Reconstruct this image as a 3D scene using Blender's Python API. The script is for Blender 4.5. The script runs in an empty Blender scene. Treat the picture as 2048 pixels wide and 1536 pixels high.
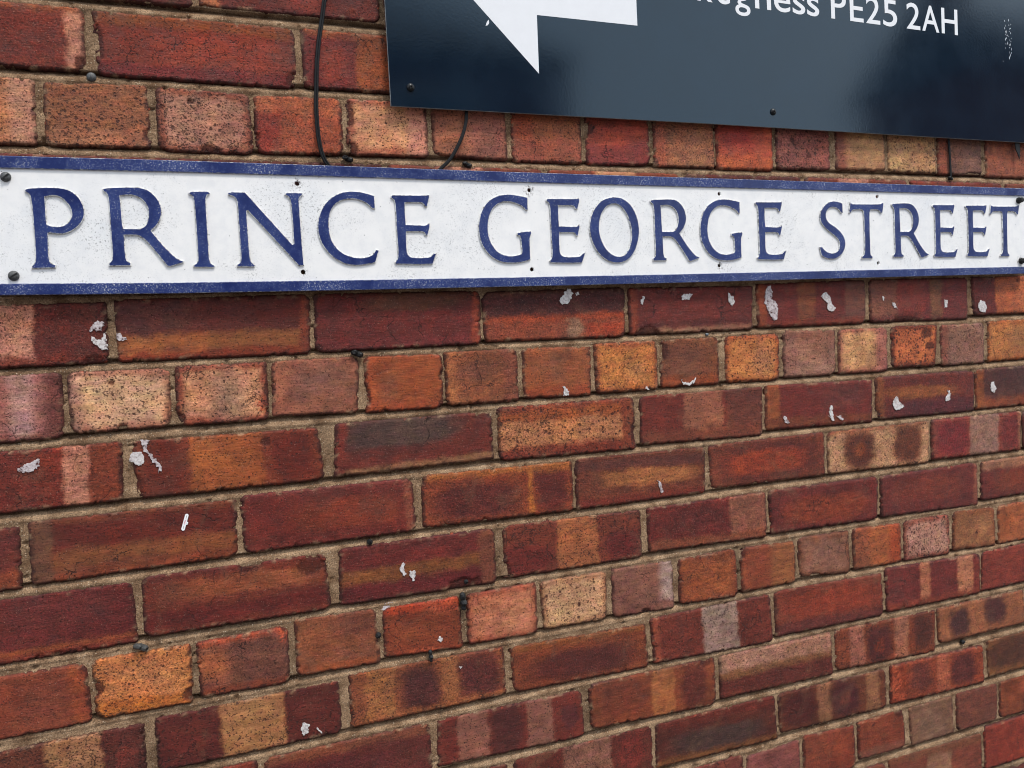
import bpy, bmesh, math, random
import numpy as np
from mathutils import Vector, Matrix

scn = bpy.context.scene
COL = scn.collection
# ------------------------------------------------------------------ camera
YAW, PITCH, ROLL, FPX = -0.38512594, 0.04915913, -0.05274186, 1700.0
GZ = 2.095                     # height of the wall datum above the pavement (m)
CAM_Y, CAM_Z = -1.09703, GZ - 0.49417


def _rot(a, b, c):
    ca, sa, cb, sb, cc, sc = math.cos(a), math.sin(a), math.cos(b), math.sin(b), math.cos(c), math.sin(c)
    ry = Matrix(((ca, 0, sa), (0, 1, 0), (-sa, 0, ca)))
    rx = Matrix(((1, 0, 0), (0, cb, -sb), (0, sb, cb)))
    rz = Matrix(((cc, -sc, 0), (sc, cc, 0), (0, 0, 1)))
    return rz @ rx @ ry


R = _rot(YAW, PITCH, ROLL)
tow = lambda v: Vector((v[0], v[2], -v[1]))   # (right, down, into wall) -> world
cx_, cy_, cz_ = tow(R[0]), -tow(R[1]), -tow(R[2])
cam = bpy.data.cameras.new('camera')
cam.sensor_width = 36.0
cam.lens = FPX / 2048.0 * 36.0
cam.clip_start = 0.01
cam.clip_end = 600.0
co = bpy.data.objects.new('camera', cam)
M = Matrix.Identity(4)
for i, v in enumerate((cx_, cy_, cz_)):
    for j in range(3):
        M[j][i] = v[j]
M.translation = (0.0, CAM_Y, CAM_Z)
co.matrix_world = M
COL.objects.link(co)
scn.camera = co

# ------------------------------------------------------------------ sky + sun
SUN_EL, SUN_AZ = math.radians(63), math.radians(24)   # azimuth: to the right of straight out from the wall
w = bpy.data.worlds.new('World')
scn.world = w
w.use_nodes = True
nt = w.node_tree
nt.nodes.clear()
sky = nt.nodes.new('ShaderNodeTexSky')
sky.sky_type = 'NISHITA'
sky.sun_disc = False
sky.sun_elevation = SUN_EL
sky.sun_rotation = math.pi - SUN_AZ
sky.dust_density = 3.0
hs = nt.nodes.new('ShaderNodeHueSaturation')
hs.inputs['Saturation'].default_value = 0.45
mx = nt.nodes.new('ShaderNodeMix')
mx.data_type = 'RGBA'
mx.inputs['B'].default_value = (9.6, 10.8, 12.2, 1)      # cloud
cl = nt.nodes.new('ShaderNodeTexNoise')
cl.inputs['Scale'].default_value = 2.2
cl.inputs['Detail'].default_value = 6
tc = nt.nodes.new('ShaderNodeTexCoord')
mr = nt.nodes.new('ShaderNodeMapRange')
mr.inputs[1].default_value = 0.12
mr.inputs[2].default_value = 0.46
bg = nt.nodes.new('ShaderNodeBackground')
bg.inputs['Strength'].default_value = 0.078
wo = nt.nodes.new('ShaderNodeOutputWorld')
lk = nt.links.new
lk(tc.outputs['Generated'], cl.inputs['Vector'])
lk(cl.outputs['Fac'], mr.inputs[0])
lk(mr.outputs[0], mx.inputs['Factor'])
lk(sky.outputs[0], hs.inputs['Color'])
lk(hs.outputs[0], mx.inputs['A'])
lk(mx.outputs['Result'], bg.inputs[0])
lk(bg.outputs[0], wo.inputs[0])
sl = bpy.data.lights.new('sun', 'SUN')
sl.energy = 1.5
sl.angle = math.radians(11)
sl.color = (1.0, 0.945, 0.86)
so = bpy.data.objects.new('sun', sl)
sdir = Vector((math.cos(SUN_EL) * math.sin(SUN_AZ), -math.cos(SUN_EL) * math.cos(SUN_AZ), math.sin(SUN_EL)))
so.rotation_euler = sdir.to_track_quat('Z', 'Y').to_euler()
so.location = sdir * 20
COL.objects.link(so)
scn.view_settings.view_transform = 'Standard'
scn.view_settings.look = 'None'
scn.view_settings.exposure = 0.93
scn.view_settings.gamma = 1.0
scn.view_settings.use_curve_mapping = False
scn.render.engine = 'CYCLES'
scn.cycles.max_bounces = 6
scn.cycles.filter_width = 1.05

# ------------------------------------------------------------------ measured data (wall millimetres: x right, y up)
GLYPHS={'P':[[(0.0,-295.9),(1.3,-295.4),(2.6,-295.0),(4.0,-294.7),(7.1,-294.4),(11.1,-294.0),(15.5,-293.7),(19.5,-293.5),(24.4,-293.4),(29.3,-293.5),(33.5,-293.7),(36.3,-294.1),(39.1,-294.7),(41.7,-295.5),(44.0,-296.6),(46.1,-298.0),(48.1,-299.6),(49.8,-301.2),(51.4,-303.1),(52.8,-305.1),(54.0,-307.7),(55.1,-310.6),(56.0,-313.5),(56.4,-316.2),(56.6,-319.1),(56.5,-321.9),(56.0,-324.4),(55.1,-327.0),(54.0,-329.3),(52.6,-331.7),(50.8,-333.9),(48.9,-335.9),(47.0,-337.7),(44.9,-339.2),(42.7,-340.6),(40.5,-341.8),(38.2,-342.8),(35.8,-343.6),(33.1,-344.0),(30.3,-344.2),(27.5,-344.1),(24.5,-343.7),(21.5,-343.0),(18.5,-342.3),(18.2,-348.1),(17.9,-354.2),(17.6,-359.9),(17.4,-364.6),(17.4,-368.3),(17.6,-371.9),(17.9,-374.8),(18.2,-375.9),(18.6,-376.9),(19.3,-377.8),(20.6,-378.5),(22.2,-379.1),(23.8,-379.7),(23.2,-382.1),(0.6,-382.4),(1.2,-379.9),(2.2,-379.0),(3.2,-378.1),(4.0,-376.9),(4.6,-374.7),(5.0,-371.9),(5.2,-369.1),(5.4,-365.2),(5.5,-360.6),(5.6,-355.6),(5.7,-350.7),(5.7,-345.2),(5.7,-339.2),(5.7,-333.3),(5.7,-327.8),(5.6,-322.9),(5.6,-317.9),(5.5,-313.3),(5.3,-309.5),(5.1,-306.8),(4.8,-304.2),(4.4,-302.2),(4.1,-301.3),(3.7,-300.6),(3.2,-299.9),(2.3,-299.2),(1.2,-298.5),(0.2,-297.9)],[(18.0,-303.1),(20.5,-302.4),(23.0,-301.7),(25.5,-301.4),(28.0,-301.4),(30.5,-301.8),(32.9,-302.6),(35.1,-303.9),(37.3,-305.7),(39.2,-307.6),(40.8,-309.7),(42.2,-312.0),(43.3,-314.5),(44.1,-317.3),(44.6,-320.2),(44.6,-322.9),(44.2,-325.2),(43.3,-327.4),(42.2,-329.4),(41.1,-331.2),(39.7,-332.8),(38.2,-334.1),(36.1,-335.3),(33.7,-336.2),(31.3,-336.9),(29.1,-337.1),(26.8,-337.0),(24.7,-336.7),(22.6,-336.3),(20.6,-335.7),(19.1,-335.1),(18.5,-334.7),(18.1,-334.2),(17.7,-333.7),(17.7,-330.2),(17.8,-326.6),(17.8,-323.1),(17.9,-318.8),(17.9,-314.2),(17.9,-310.2),(18.0,-307.8),(18.0,-305.4)]],'R':[[(0.0,-296.1),(1.1,-295.7),(2.2,-295.3),(3.2,-295.1),(7.1,-294.7),(12.1,-294.3),(17.2,-294.1),(21.4,-293.9),(26.1,-293.7),(30.7,-293.6),(34.7,-293.7),(38.3,-294.1),(41.9,-294.8),(45.1,-295.9),(48.0,-297.6),(50.5,-299.7),(52.7,-302.0),(54.6,-304.3),(56.3,-306.9),(57.6,-309.6),(58.6,-312.7),(59.3,-316.0),(59.7,-319.2),(59.5,-322.2),(59.0,-325.1),(58.2,-327.9),(57.1,-330.6),(55.7,-333.2),(54.1,-335.7),(51.9,-338.2),(49.3,-340.8),(46.8,-343.4),(49.4,-347.2),(52.0,-351.1),(54.6,-354.9),(57.0,-358.3),(59.7,-361.9),(62.5,-365.3),(65.4,-368.6),(68.2,-371.7),(71.2,-374.6),(73.9,-376.9),(75.8,-377.9),(77.9,-378.6),(80.0,-379.3),(79.6,-380.4),(65.2,-384.6),(62.5,-384.1),(60.3,-380.8),(58.1,-377.5),(55.9,-374.3),(53.3,-370.5),(50.5,-366.5),(47.7,-362.6),(44.9,-358.9),(42.1,-355.3),(39.5,-352.5),(37.9,-351.1),(36.1,-349.8),(34.4,-348.9),(33.1,-348.4),(31.6,-348.0),(30.1,-347.9),(26.6,-347.8),(22.2,-347.9),(17.8,-347.9),(17.7,-351.5),(17.6,-355.0),(17.5,-358.6),(17.5,-363.1),(17.6,-367.9),(17.7,-371.9),(17.9,-374.2),(18.2,-376.4),(18.8,-378.1),(19.8,-379.2),(21.2,-379.8),(22.6,-380.4),(22.4,-383.1),(0.6,-383.1),(0.6,-380.5),(1.8,-379.4),(3.0,-378.3),(3.8,-377.0),(4.4,-374.9),(4.8,-372.4),(5.0,-369.9),(5.1,-366.0),(5.1,-361.2),(5.0,-356.0),(5.0,-350.9),(5.1,-344.2),(5.1,-336.5),(5.2,-328.9),(5.2,-322.6),(5.3,-317.2),(5.3,-311.9),(5.1,-307.5),(4.9,-305.1),(4.4,-302.8),(3.7,-300.9),(2.8,-299.7),(1.5,-298.8),(0.3,-297.9)],[(16.4,-302.6),(20.4,-302.2),(24.4,-301.7),(28.0,-301.6),(30.7,-302.0),(33.3,-302.7),(35.8,-303.7),(38.2,-305.1),(40.5,-306.9),(42.5,-308.9),(44.0,-311.2),(45.2,-313.9),(46.0,-316.5),(46.4,-319.0),(46.5,-321.6),(46.3,-324.2),(46.1,-326.8),(45.6,-329.4),(44.9,-331.8),(44.0,-334.1),(42.8,-336.3),(41.4,-338.1),(39.7,-339.4),(37.8,-340.4),(35.8,-341.5),(17.0,-341.3),(16.9,-336.6),(16.8,-331.9),(16.8,-327.2),(16.7,-322.7),(16.7,-317.7),(16.6,-313.0),(16.5,-309.2),(16.5,-307.0),(16.4,-304.8)]],'I':[[(0.3,-295.9),(3.1,-294.6),(21.6,-294.4),(22.5,-296.1),(21.5,-296.9),(20.4,-297.6),(19.5,-298.6),(18.8,-299.8),(18.3,-301.3),(18.0,-302.7),(17.8,-306.9),(17.6,-312.5),(17.5,-318.7),(17.4,-324.5),(17.4,-331.6),(17.3,-339.4),(17.3,-347.1),(17.3,-353.8),(17.2,-358.9),(17.1,-364.1),(17.1,-368.9),(17.1,-372.7),(17.2,-374.7),(17.4,-376.6),(18.0,-378.4),(19.3,-379.9),(20.9,-381.2),(22.5,-382.6),(21.7,-383.8),(0.0,-383.2),(0.0,-381.4),(1.4,-380.5),(2.8,-379.6),(3.9,-378.6),(4.6,-377.2),(5.1,-375.7),(5.4,-374.1),(5.5,-368.6),(5.6,-361.3),(5.6,-353.4),(5.7,-346.3),(5.7,-340.6),(5.7,-335.0),(5.8,-329.3),(5.7,-323.8),(5.7,-318.2),(5.6,-312.3),(5.5,-307.0),(5.4,-302.9),(5.2,-301.4),(4.8,-300.0),(4.1,-298.9),(3.1,-298.2),(1.8,-297.8),(0.5,-297.4)]],'N':[[(0.1,-296.1),(3.8,-294.8),(18.6,-294.8),(70.8,-358.4),(73.4,-357.0),(73.4,-349.7),(73.5,-342.4),(73.5,-335.2),(73.5,-328.5),(73.4,-322.2),(73.2,-315.7),(73.0,-309.7),(72.7,-305.1),(72.5,-303.1),(72.0,-301.2),(71.1,-299.6),(69.8,-298.4),(68.2,-297.4),(66.5,-296.5),(68.0,-294.6),(86.5,-294.5),(87.0,-296.2),(85.6,-297.2),(84.3,-298.3),(83.2,-299.5),(82.5,-301.0),(82.2,-302.6),(82.0,-304.2),(81.9,-308.6),(82.0,-314.4),(82.0,-320.8),(82.1,-326.9),(82.2,-334.2),(82.2,-342.4),(82.3,-350.6),(82.4,-358.2),(82.5,-364.5),(82.7,-370.7),(82.8,-377.0),(83.0,-383.3),(77.7,-383.6),(20.8,-315.8),(19.0,-316.7),(18.8,-320.7),(18.7,-324.7),(18.6,-328.8),(18.6,-335.2),(18.7,-343.1),(18.7,-351.1),(18.8,-357.9),(18.8,-361.9),(18.9,-366.1),(19.0,-370.1),(19.1,-373.2),(19.3,-375.1),(19.6,-376.9),(20.3,-378.6),(21.4,-380.1),(22.8,-381.5),(24.2,-382.9),(23.6,-384.2),(4.4,-383.7),(4.6,-381.8),(5.9,-380.9),(7.3,-380.0),(8.3,-378.8),(9.0,-376.9),(9.4,-374.6),(9.6,-372.3),(9.7,-367.9),(9.7,-362.2),(9.7,-356.1),(9.7,-350.2),(9.7,-343.8),(9.7,-336.9),(9.6,-330.2),(9.6,-324.2),(9.6,-319.6),(9.6,-314.7),(9.6,-310.2),(9.5,-306.7),(9.2,-305.0),(8.7,-303.3),(8.0,-301.8),(6.9,-300.6),(5.6,-299.7),(4.3,-298.9),(2.9,-298.3),(1.5,-297.9),(0.0,-297.6)]],'C':[[(73.3,-297.6),(70.2,-296.7),(67.1,-295.7),(63.9,-294.9),(60.6,-294.1),(57.3,-293.4),(53.9,-293.0),(49.8,-292.7),(45.5,-292.6),(41.3,-292.8),(37.2,-293.3),(33.2,-294.2),(29.4,-295.4),(25.8,-297.0),(22.4,-298.8),(19.1,-301.0),(16.0,-303.5),(13.0,-306.3),(10.4,-309.3),(8.1,-312.4),(6.1,-315.7),(4.4,-319.2),(3.0,-322.9),(1.8,-326.8),(0.9,-330.7),(0.3,-334.2),(0.0,-337.8),(0.0,-341.3),(0.4,-344.9),(1.0,-348.5),(2.0,-352.0),(3.1,-355.4),(4.6,-358.7),(6.3,-361.9),(8.3,-365.0),(10.5,-368.1),(13.1,-371.0),(16.0,-373.7),(19.2,-376.3),(22.6,-378.5),(26.2,-380.5),(30.0,-382.3),(33.9,-383.7),(38.0,-384.6),(42.2,-385.1),(46.5,-385.3),(50.8,-385.1),(55.2,-384.6),(59.3,-384.0),(62.6,-383.4),(65.9,-382.7),(69.3,-382.1),(70.7,-380.0),(74.7,-367.2),(71.9,-366.5),(70.6,-368.5),(69.3,-370.6),(67.7,-372.4),(65.6,-373.7),(63.2,-374.8),(60.7,-375.6),(57.5,-376.3),(53.9,-376.7),(50.4,-376.8),(47.0,-376.6),(43.6,-376.1),(40.3,-375.4),(37.0,-374.4),(33.6,-373.1),(30.5,-371.6),(27.6,-369.7),(24.9,-367.6),(22.6,-365.3),(20.5,-363.0),(18.8,-360.5),(17.2,-357.8),(15.8,-354.7),(14.6,-351.3),(13.7,-347.9),(13.2,-344.6),(12.9,-341.3),(12.9,-338.0),(13.0,-334.2),(13.3,-330.3),(13.8,-326.5),(14.6,-323.1),(15.6,-319.8),(16.9,-316.6),(18.6,-313.6),(20.5,-310.8),(22.8,-308.3),(25.4,-306.3),(28.4,-304.6),(31.4,-303.3),(34.7,-302.2),(38.2,-301.5),(41.6,-301.0),(45.0,-301.0),(48.4,-301.2),(51.6,-301.7),(54.9,-302.6),(58.0,-303.7),(60.8,-304.9),(62.8,-306.2),(64.8,-307.6),(66.5,-309.0),(67.7,-310.3),(68.9,-311.6),(70.1,-312.9),(73.5,-313.1)]],'E':[[(0.1,-297.7),(1.7,-296.7),(13.6,-296.6),(26.4,-296.5),(37.9,-296.4),(46.4,-296.2),(47.7,-296.0),(49.1,-295.6),(50.5,-295.3),(50.7,-298.2),(46.9,-310.3),(44.6,-309.9),(44.2,-308.8),(43.7,-307.8),(43.0,-306.9),(41.9,-306.0),(40.6,-305.3),(39.1,-304.9),(34.9,-304.8),(29.3,-304.9),(23.2,-305.0),(17.3,-305.2),(17.1,-309.2),(16.8,-313.3),(16.6,-317.4),(16.6,-321.3),(16.7,-325.7),(16.8,-330.2),(16.9,-334.6),(23.4,-334.8),(30.3,-335.1),(36.6,-335.3),(41.3,-335.4),(42.9,-335.3),(44.5,-334.9),(45.9,-334.5),(46.9,-333.9),(47.9,-333.2),(48.9,-332.4),(49.3,-334.7),(45.5,-347.7),(43.6,-347.2),(43.0,-346.1),(42.5,-344.9),(41.7,-344.0),(40.6,-343.3),(39.2,-342.9),(37.7,-342.7),(33.7,-342.6),(28.3,-342.6),(22.4,-342.7),(16.8,-342.8),(16.5,-347.1),(16.2,-351.4),(16.1,-355.7),(16.0,-360.3),(16.0,-364.8),(16.2,-368.5),(16.4,-370.3),(16.9,-372.1),(17.6,-373.7),(18.8,-374.9),(20.2,-376.0),(21.9,-376.7),(24.0,-377.2),(26.5,-377.6),(28.9,-377.7),(32.6,-377.8),(36.8,-377.7),(40.6,-377.5),(43.1,-377.4),(45.6,-377.1),(47.9,-376.6),(49.5,-375.5),(51.0,-374.1),(52.4,-372.7),(56.1,-372.2),(54.7,-374.9),(50.5,-384.8),(49.1,-385.4),(43.5,-385.4),(37.9,-385.5),(32.3,-385.5),(26.7,-385.4),(20.6,-385.2),(14.3,-385.0),(7.9,-384.7),(1.6,-384.4),(0.6,-382.4),(1.9,-381.1),(3.1,-379.7),(4.0,-378.2),(4.6,-375.4),(5.0,-371.9),(5.2,-368.4),(5.2,-363.2),(5.1,-356.7),(5.0,-349.7),(5.0,-342.9),(5.0,-335.0),(5.1,-326.1),(5.1,-317.9),(5.1,-311.6),(5.0,-308.9),(4.7,-306.2),(4.3,-304.0),(3.9,-302.9),(3.4,-301.9),(2.7,-301.0),(1.9,-300.4),(0.9,-300.0),(0.0,-299.6)]],'G':[[(73.1,-298.7),(69.0,-297.9),(64.9,-297.1),(60.7,-296.5),(56.5,-295.8),(52.1,-295.3),(47.8,-295.0),(43.5,-295.0),(39.1,-295.3),(34.9,-295.9),(30.8,-296.9),(26.9,-298.3),(23.1,-300.0),(19.3,-302.2),(15.7,-304.8),(12.5,-307.8),(9.6,-311.4),(7.0,-315.4),(4.8,-319.6),(3.2,-323.9),(1.9,-328.3),(0.9,-332.6),(0.3,-336.5),(0.0,-340.4),(0.0,-344.3),(0.3,-348.6),(1.0,-353.0),(2.0,-357.3),(3.5,-361.4),(5.4,-365.3),(7.7,-369.1),(10.5,-372.7),(13.7,-376.2),(17.3,-379.2),(21.1,-381.7),(25.3,-383.8),(29.7,-385.3),(34.6,-386.4),(39.9,-387.1),(45.1,-387.3),(50.5,-387.3),(55.9,-386.8),(60.9,-386.1),(65.0,-385.2),(68.9,-384.1),(73.0,-382.9),(72.9,-378.9),(72.9,-374.9),(73.0,-370.8),(73.0,-365.2),(73.2,-359.0),(73.5,-354.0),(74.2,-351.6),(75.2,-349.3),(76.3,-347.0),(75.8,-344.9),(72.4,-345.1),(69.1,-345.3),(65.8,-345.5),(62.6,-345.9),(59.5,-346.5),(56.3,-347.0),(55.9,-349.4),(57.2,-349.8),(58.6,-350.2),(59.6,-350.9),(60.3,-352.3),(60.8,-354.0),(61.1,-355.7),(61.3,-358.5),(61.4,-361.7),(61.5,-364.7),(61.6,-367.5),(61.8,-370.3),(61.7,-372.5),(61.3,-373.8),(60.6,-375.0),(59.9,-376.1),(57.8,-376.7),(55.7,-377.2),(53.5,-377.6),(50.7,-378.1),(47.5,-378.6),(44.3,-378.7),(41.0,-378.5),(37.4,-378.0),(34.1,-377.1),(30.6,-375.7),(27.2,-373.8),(24.1,-371.6),(21.4,-368.8),(19.0,-365.5),(17.0,-362.1),(15.3,-358.6),(14.0,-355.1),(13.1,-351.4),(12.6,-347.3),(12.4,-342.8),(12.6,-338.4),(13.1,-333.7),(14.0,-328.8),(15.3,-324.3),(17.1,-320.2),(19.3,-316.3),(21.7,-313.0),(24.3,-310.4),(27.3,-308.2),(30.4,-306.4),(33.3,-305.2),(36.4,-304.4),(39.5,-303.9),(43.3,-303.8),(47.3,-304.1),(51.2,-304.7),(54.8,-305.7),(58.3,-306.9),(61.4,-308.2),(63.4,-309.1),(65.4,-310.2),(67.1,-311.3),(68.2,-312.5),(69.2,-313.7),(70.2,-315.0),(72.8,-315.2)]],'O':[[(39.1,-295.3),(44.5,-295.1),(49.9,-295.8),(54.9,-297.2),(59.5,-299.4),(63.8,-302.4),(67.5,-305.8),(70.7,-309.8),(73.4,-314.3),(75.6,-319.0),(77.4,-323.9),(78.7,-329.1),(79.5,-334.2),(79.9,-339.3),(79.8,-344.4),(79.1,-349.5),(77.9,-355.0),(76.1,-360.7),(73.9,-366.0),(71.4,-370.7),(68.4,-375.3),(65.1,-379.2),(61.5,-382.3),(57.4,-384.8),(53.1,-386.7),(48.4,-387.8),(43.4,-388.3),(38.5,-388.1),(33.7,-387.3),(28.9,-385.8),(24.4,-383.8),(20.0,-381.0),(15.8,-377.5),(12.2,-373.7),(8.9,-369.2),(6.1,-364.4),(3.8,-359.3),(2.0,-354.0),(0.7,-348.6),(0.0,-343.1),(0.0,-337.7),(0.7,-332.3),(2.0,-327.0),(3.8,-321.8),(6.1,-316.8),(9.1,-312.1),(12.8,-307.6),(17.0,-303.5),(21.8,-300.1),(27.3,-297.7),(33.3,-296.1)],[(40.1,-303.6),(43.6,-303.8),(47.0,-304.6),(50.1,-306.0),(53.3,-308.4),(56.3,-311.4),(59.0,-314.7),(61.3,-318.4),(63.3,-322.5),(64.9,-326.7),(66.3,-331.2),(67.2,-335.9),(67.9,-340.6),(68.1,-345.3),(68.1,-350.0),(67.6,-354.5),(66.6,-358.9),(65.3,-363.2),(63.5,-367.2),(61.6,-370.7),(59.2,-373.9),(56.5,-376.6),(53.4,-378.5),(49.8,-379.7),(46.1,-380.3),(42.3,-380.0),(38.4,-379.1),(34.8,-377.6),(31.3,-375.6),(28.0,-373.0),(25.1,-370.0),(22.4,-366.4),(20.0,-362.3),(18.0,-358.1),(16.4,-353.6),(15.2,-349.0),(14.4,-344.4),(14.2,-339.8),(14.5,-335.1),(15.2,-330.7),(16.1,-326.4),(17.5,-322.2),(19.4,-318.2),(22.0,-314.2),(25.1,-310.5),(28.5,-307.5),(32.2,-305.5),(36.2,-304.2)]],'S':[[(48.9,-298.8),(46.3,-297.9),(43.7,-297.1),(41.0,-296.5),(37.7,-295.9),(33.9,-295.4),(30.2,-295.4),(26.5,-295.9),(22.7,-296.8),(19.3,-298.2),(15.7,-300.2),(12.3,-302.6),(9.4,-305.3),(7.0,-308.1),(5.0,-311.1),(3.6,-314.2),(2.9,-317.6),(2.8,-321.1),(3.2,-324.5),(4.1,-327.4),(5.6,-330.2),(7.6,-332.8),(10.1,-335.4),(13.1,-337.9),(16.2,-340.3),(20.0,-342.9),(24.2,-345.4),(27.9,-347.8),(30.8,-349.6),(33.7,-351.5),(36.1,-353.5),(38.1,-355.5),(39.6,-357.7),(40.7,-360.1),(41.3,-362.6),(41.3,-365.2),(41.0,-367.6),(40.3,-370.0),(39.2,-372.2),(37.7,-374.2),(35.5,-375.9),(32.9,-377.4),(30.2,-378.4),(27.5,-378.9),(24.6,-379.0),(21.7,-378.8),(18.5,-378.2),(15.2,-377.2),(12.2,-375.9),(9.8,-374.2),(7.6,-372.3),(5.9,-370.7),(5.3,-370.0),(4.7,-369.3),(4.2,-368.6),(0.0,-369.1),(0.8,-372.8),(1.7,-376.5),(2.5,-379.5),(3.3,-380.9),(4.3,-382.1),(5.3,-383.3),(8.3,-384.4),(11.2,-385.4),(14.2,-386.2),(17.7,-386.9),(21.4,-387.4),(25.0,-387.5),(28.3,-387.2),(31.6,-386.6),(34.8,-385.5),(38.2,-383.8),(41.7,-381.5),(44.8,-379.0),(47.2,-376.4),(49.2,-373.5),(50.6,-370.5),(51.7,-367.4),(52.2,-364.2),(52.3,-361.1),(51.8,-358.2),(50.9,-355.3),(49.6,-352.6),(47.7,-349.7),(45.3,-346.8),(42.6,-344.0),(39.4,-341.4),(35.7,-338.8),(32.0,-336.5),(28.4,-334.6),(24.6,-332.7),(21.4,-330.9),(19.2,-329.2),(17.2,-327.3),(15.7,-325.3),(14.6,-323.2),(14.0,-321.0),(13.8,-318.8),(13.8,-316.6),(14.2,-314.4),(15.0,-312.2),(16.4,-310.2),(18.1,-308.2),(20.1,-306.6),(22.3,-305.4),(24.8,-304.6),(27.4,-304.2),(30.2,-304.1),(33.2,-304.4),(35.8,-305.0),(38.0,-305.8),(40.0,-307.0),(41.8,-308.2),(43.1,-309.7),(44.3,-311.3),(45.4,-312.9),(48.9,-312.9)]],'T':[[(2.9,-296.4),(4.2,-297.3),(5.6,-298.1),(7.1,-298.5),(18.7,-298.6),(35.1,-298.5),(51.9,-298.3),(64.2,-298.0),(67.3,-297.4),(70.4,-296.3),(73.5,-295.2),(73.3,-298.6),(70.6,-311.4),(67.4,-311.8),(66.7,-310.7),(66.0,-309.5),(65.0,-308.6),(63.3,-307.7),(61.1,-306.9),(58.7,-306.5),(54.7,-306.4),(49.7,-306.5),(44.8,-306.6),(44.0,-308.5),(43.1,-310.5),(42.7,-312.4),(42.4,-318.9),(42.2,-327.6),(42.0,-337.1),(41.9,-346.0),(41.8,-354.6),(41.8,-363.6),(41.8,-371.7),(41.9,-377.7),(42.0,-379.0),(42.3,-380.3),(43.0,-381.6),(43.9,-382.6),(45.2,-383.5),(46.4,-384.5),(45.9,-386.6),(23.6,-386.5),(24.4,-384.2),(26.1,-383.1),(27.8,-381.9),(29.2,-380.5),(30.0,-378.4),(30.4,-376.1),(30.7,-373.8),(31.0,-369.1),(31.3,-363.3),(31.5,-356.9),(31.7,-350.8),(31.6,-342.5),(31.5,-333.0),(31.3,-324.0),(31.2,-317.3),(31.1,-314.9),(31.0,-312.6),(30.6,-310.6),(30.1,-309.1),(29.3,-307.8),(27.9,-307.0),(22.5,-306.7),(15.4,-306.7),(9.8,-307.0),(8.3,-307.2),(6.8,-307.7),(5.5,-308.4),(4.5,-309.5),(3.6,-310.7),(2.8,-312.0),(0.0,-312.2)]]}
LETTERS=[('P',-130.7),('R',-52.4),('I',39.3),('N',84.2),('C',188.2),('E',284.3),('G',402.6),('E',504.9),('O',570.6),('R',672.6),('G',757.1),('E',860.0),('S',983.9),('T',1046.9),('R',1139.0),('E',1231.2),('E',1309.2),('T',1368.3)]
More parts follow.
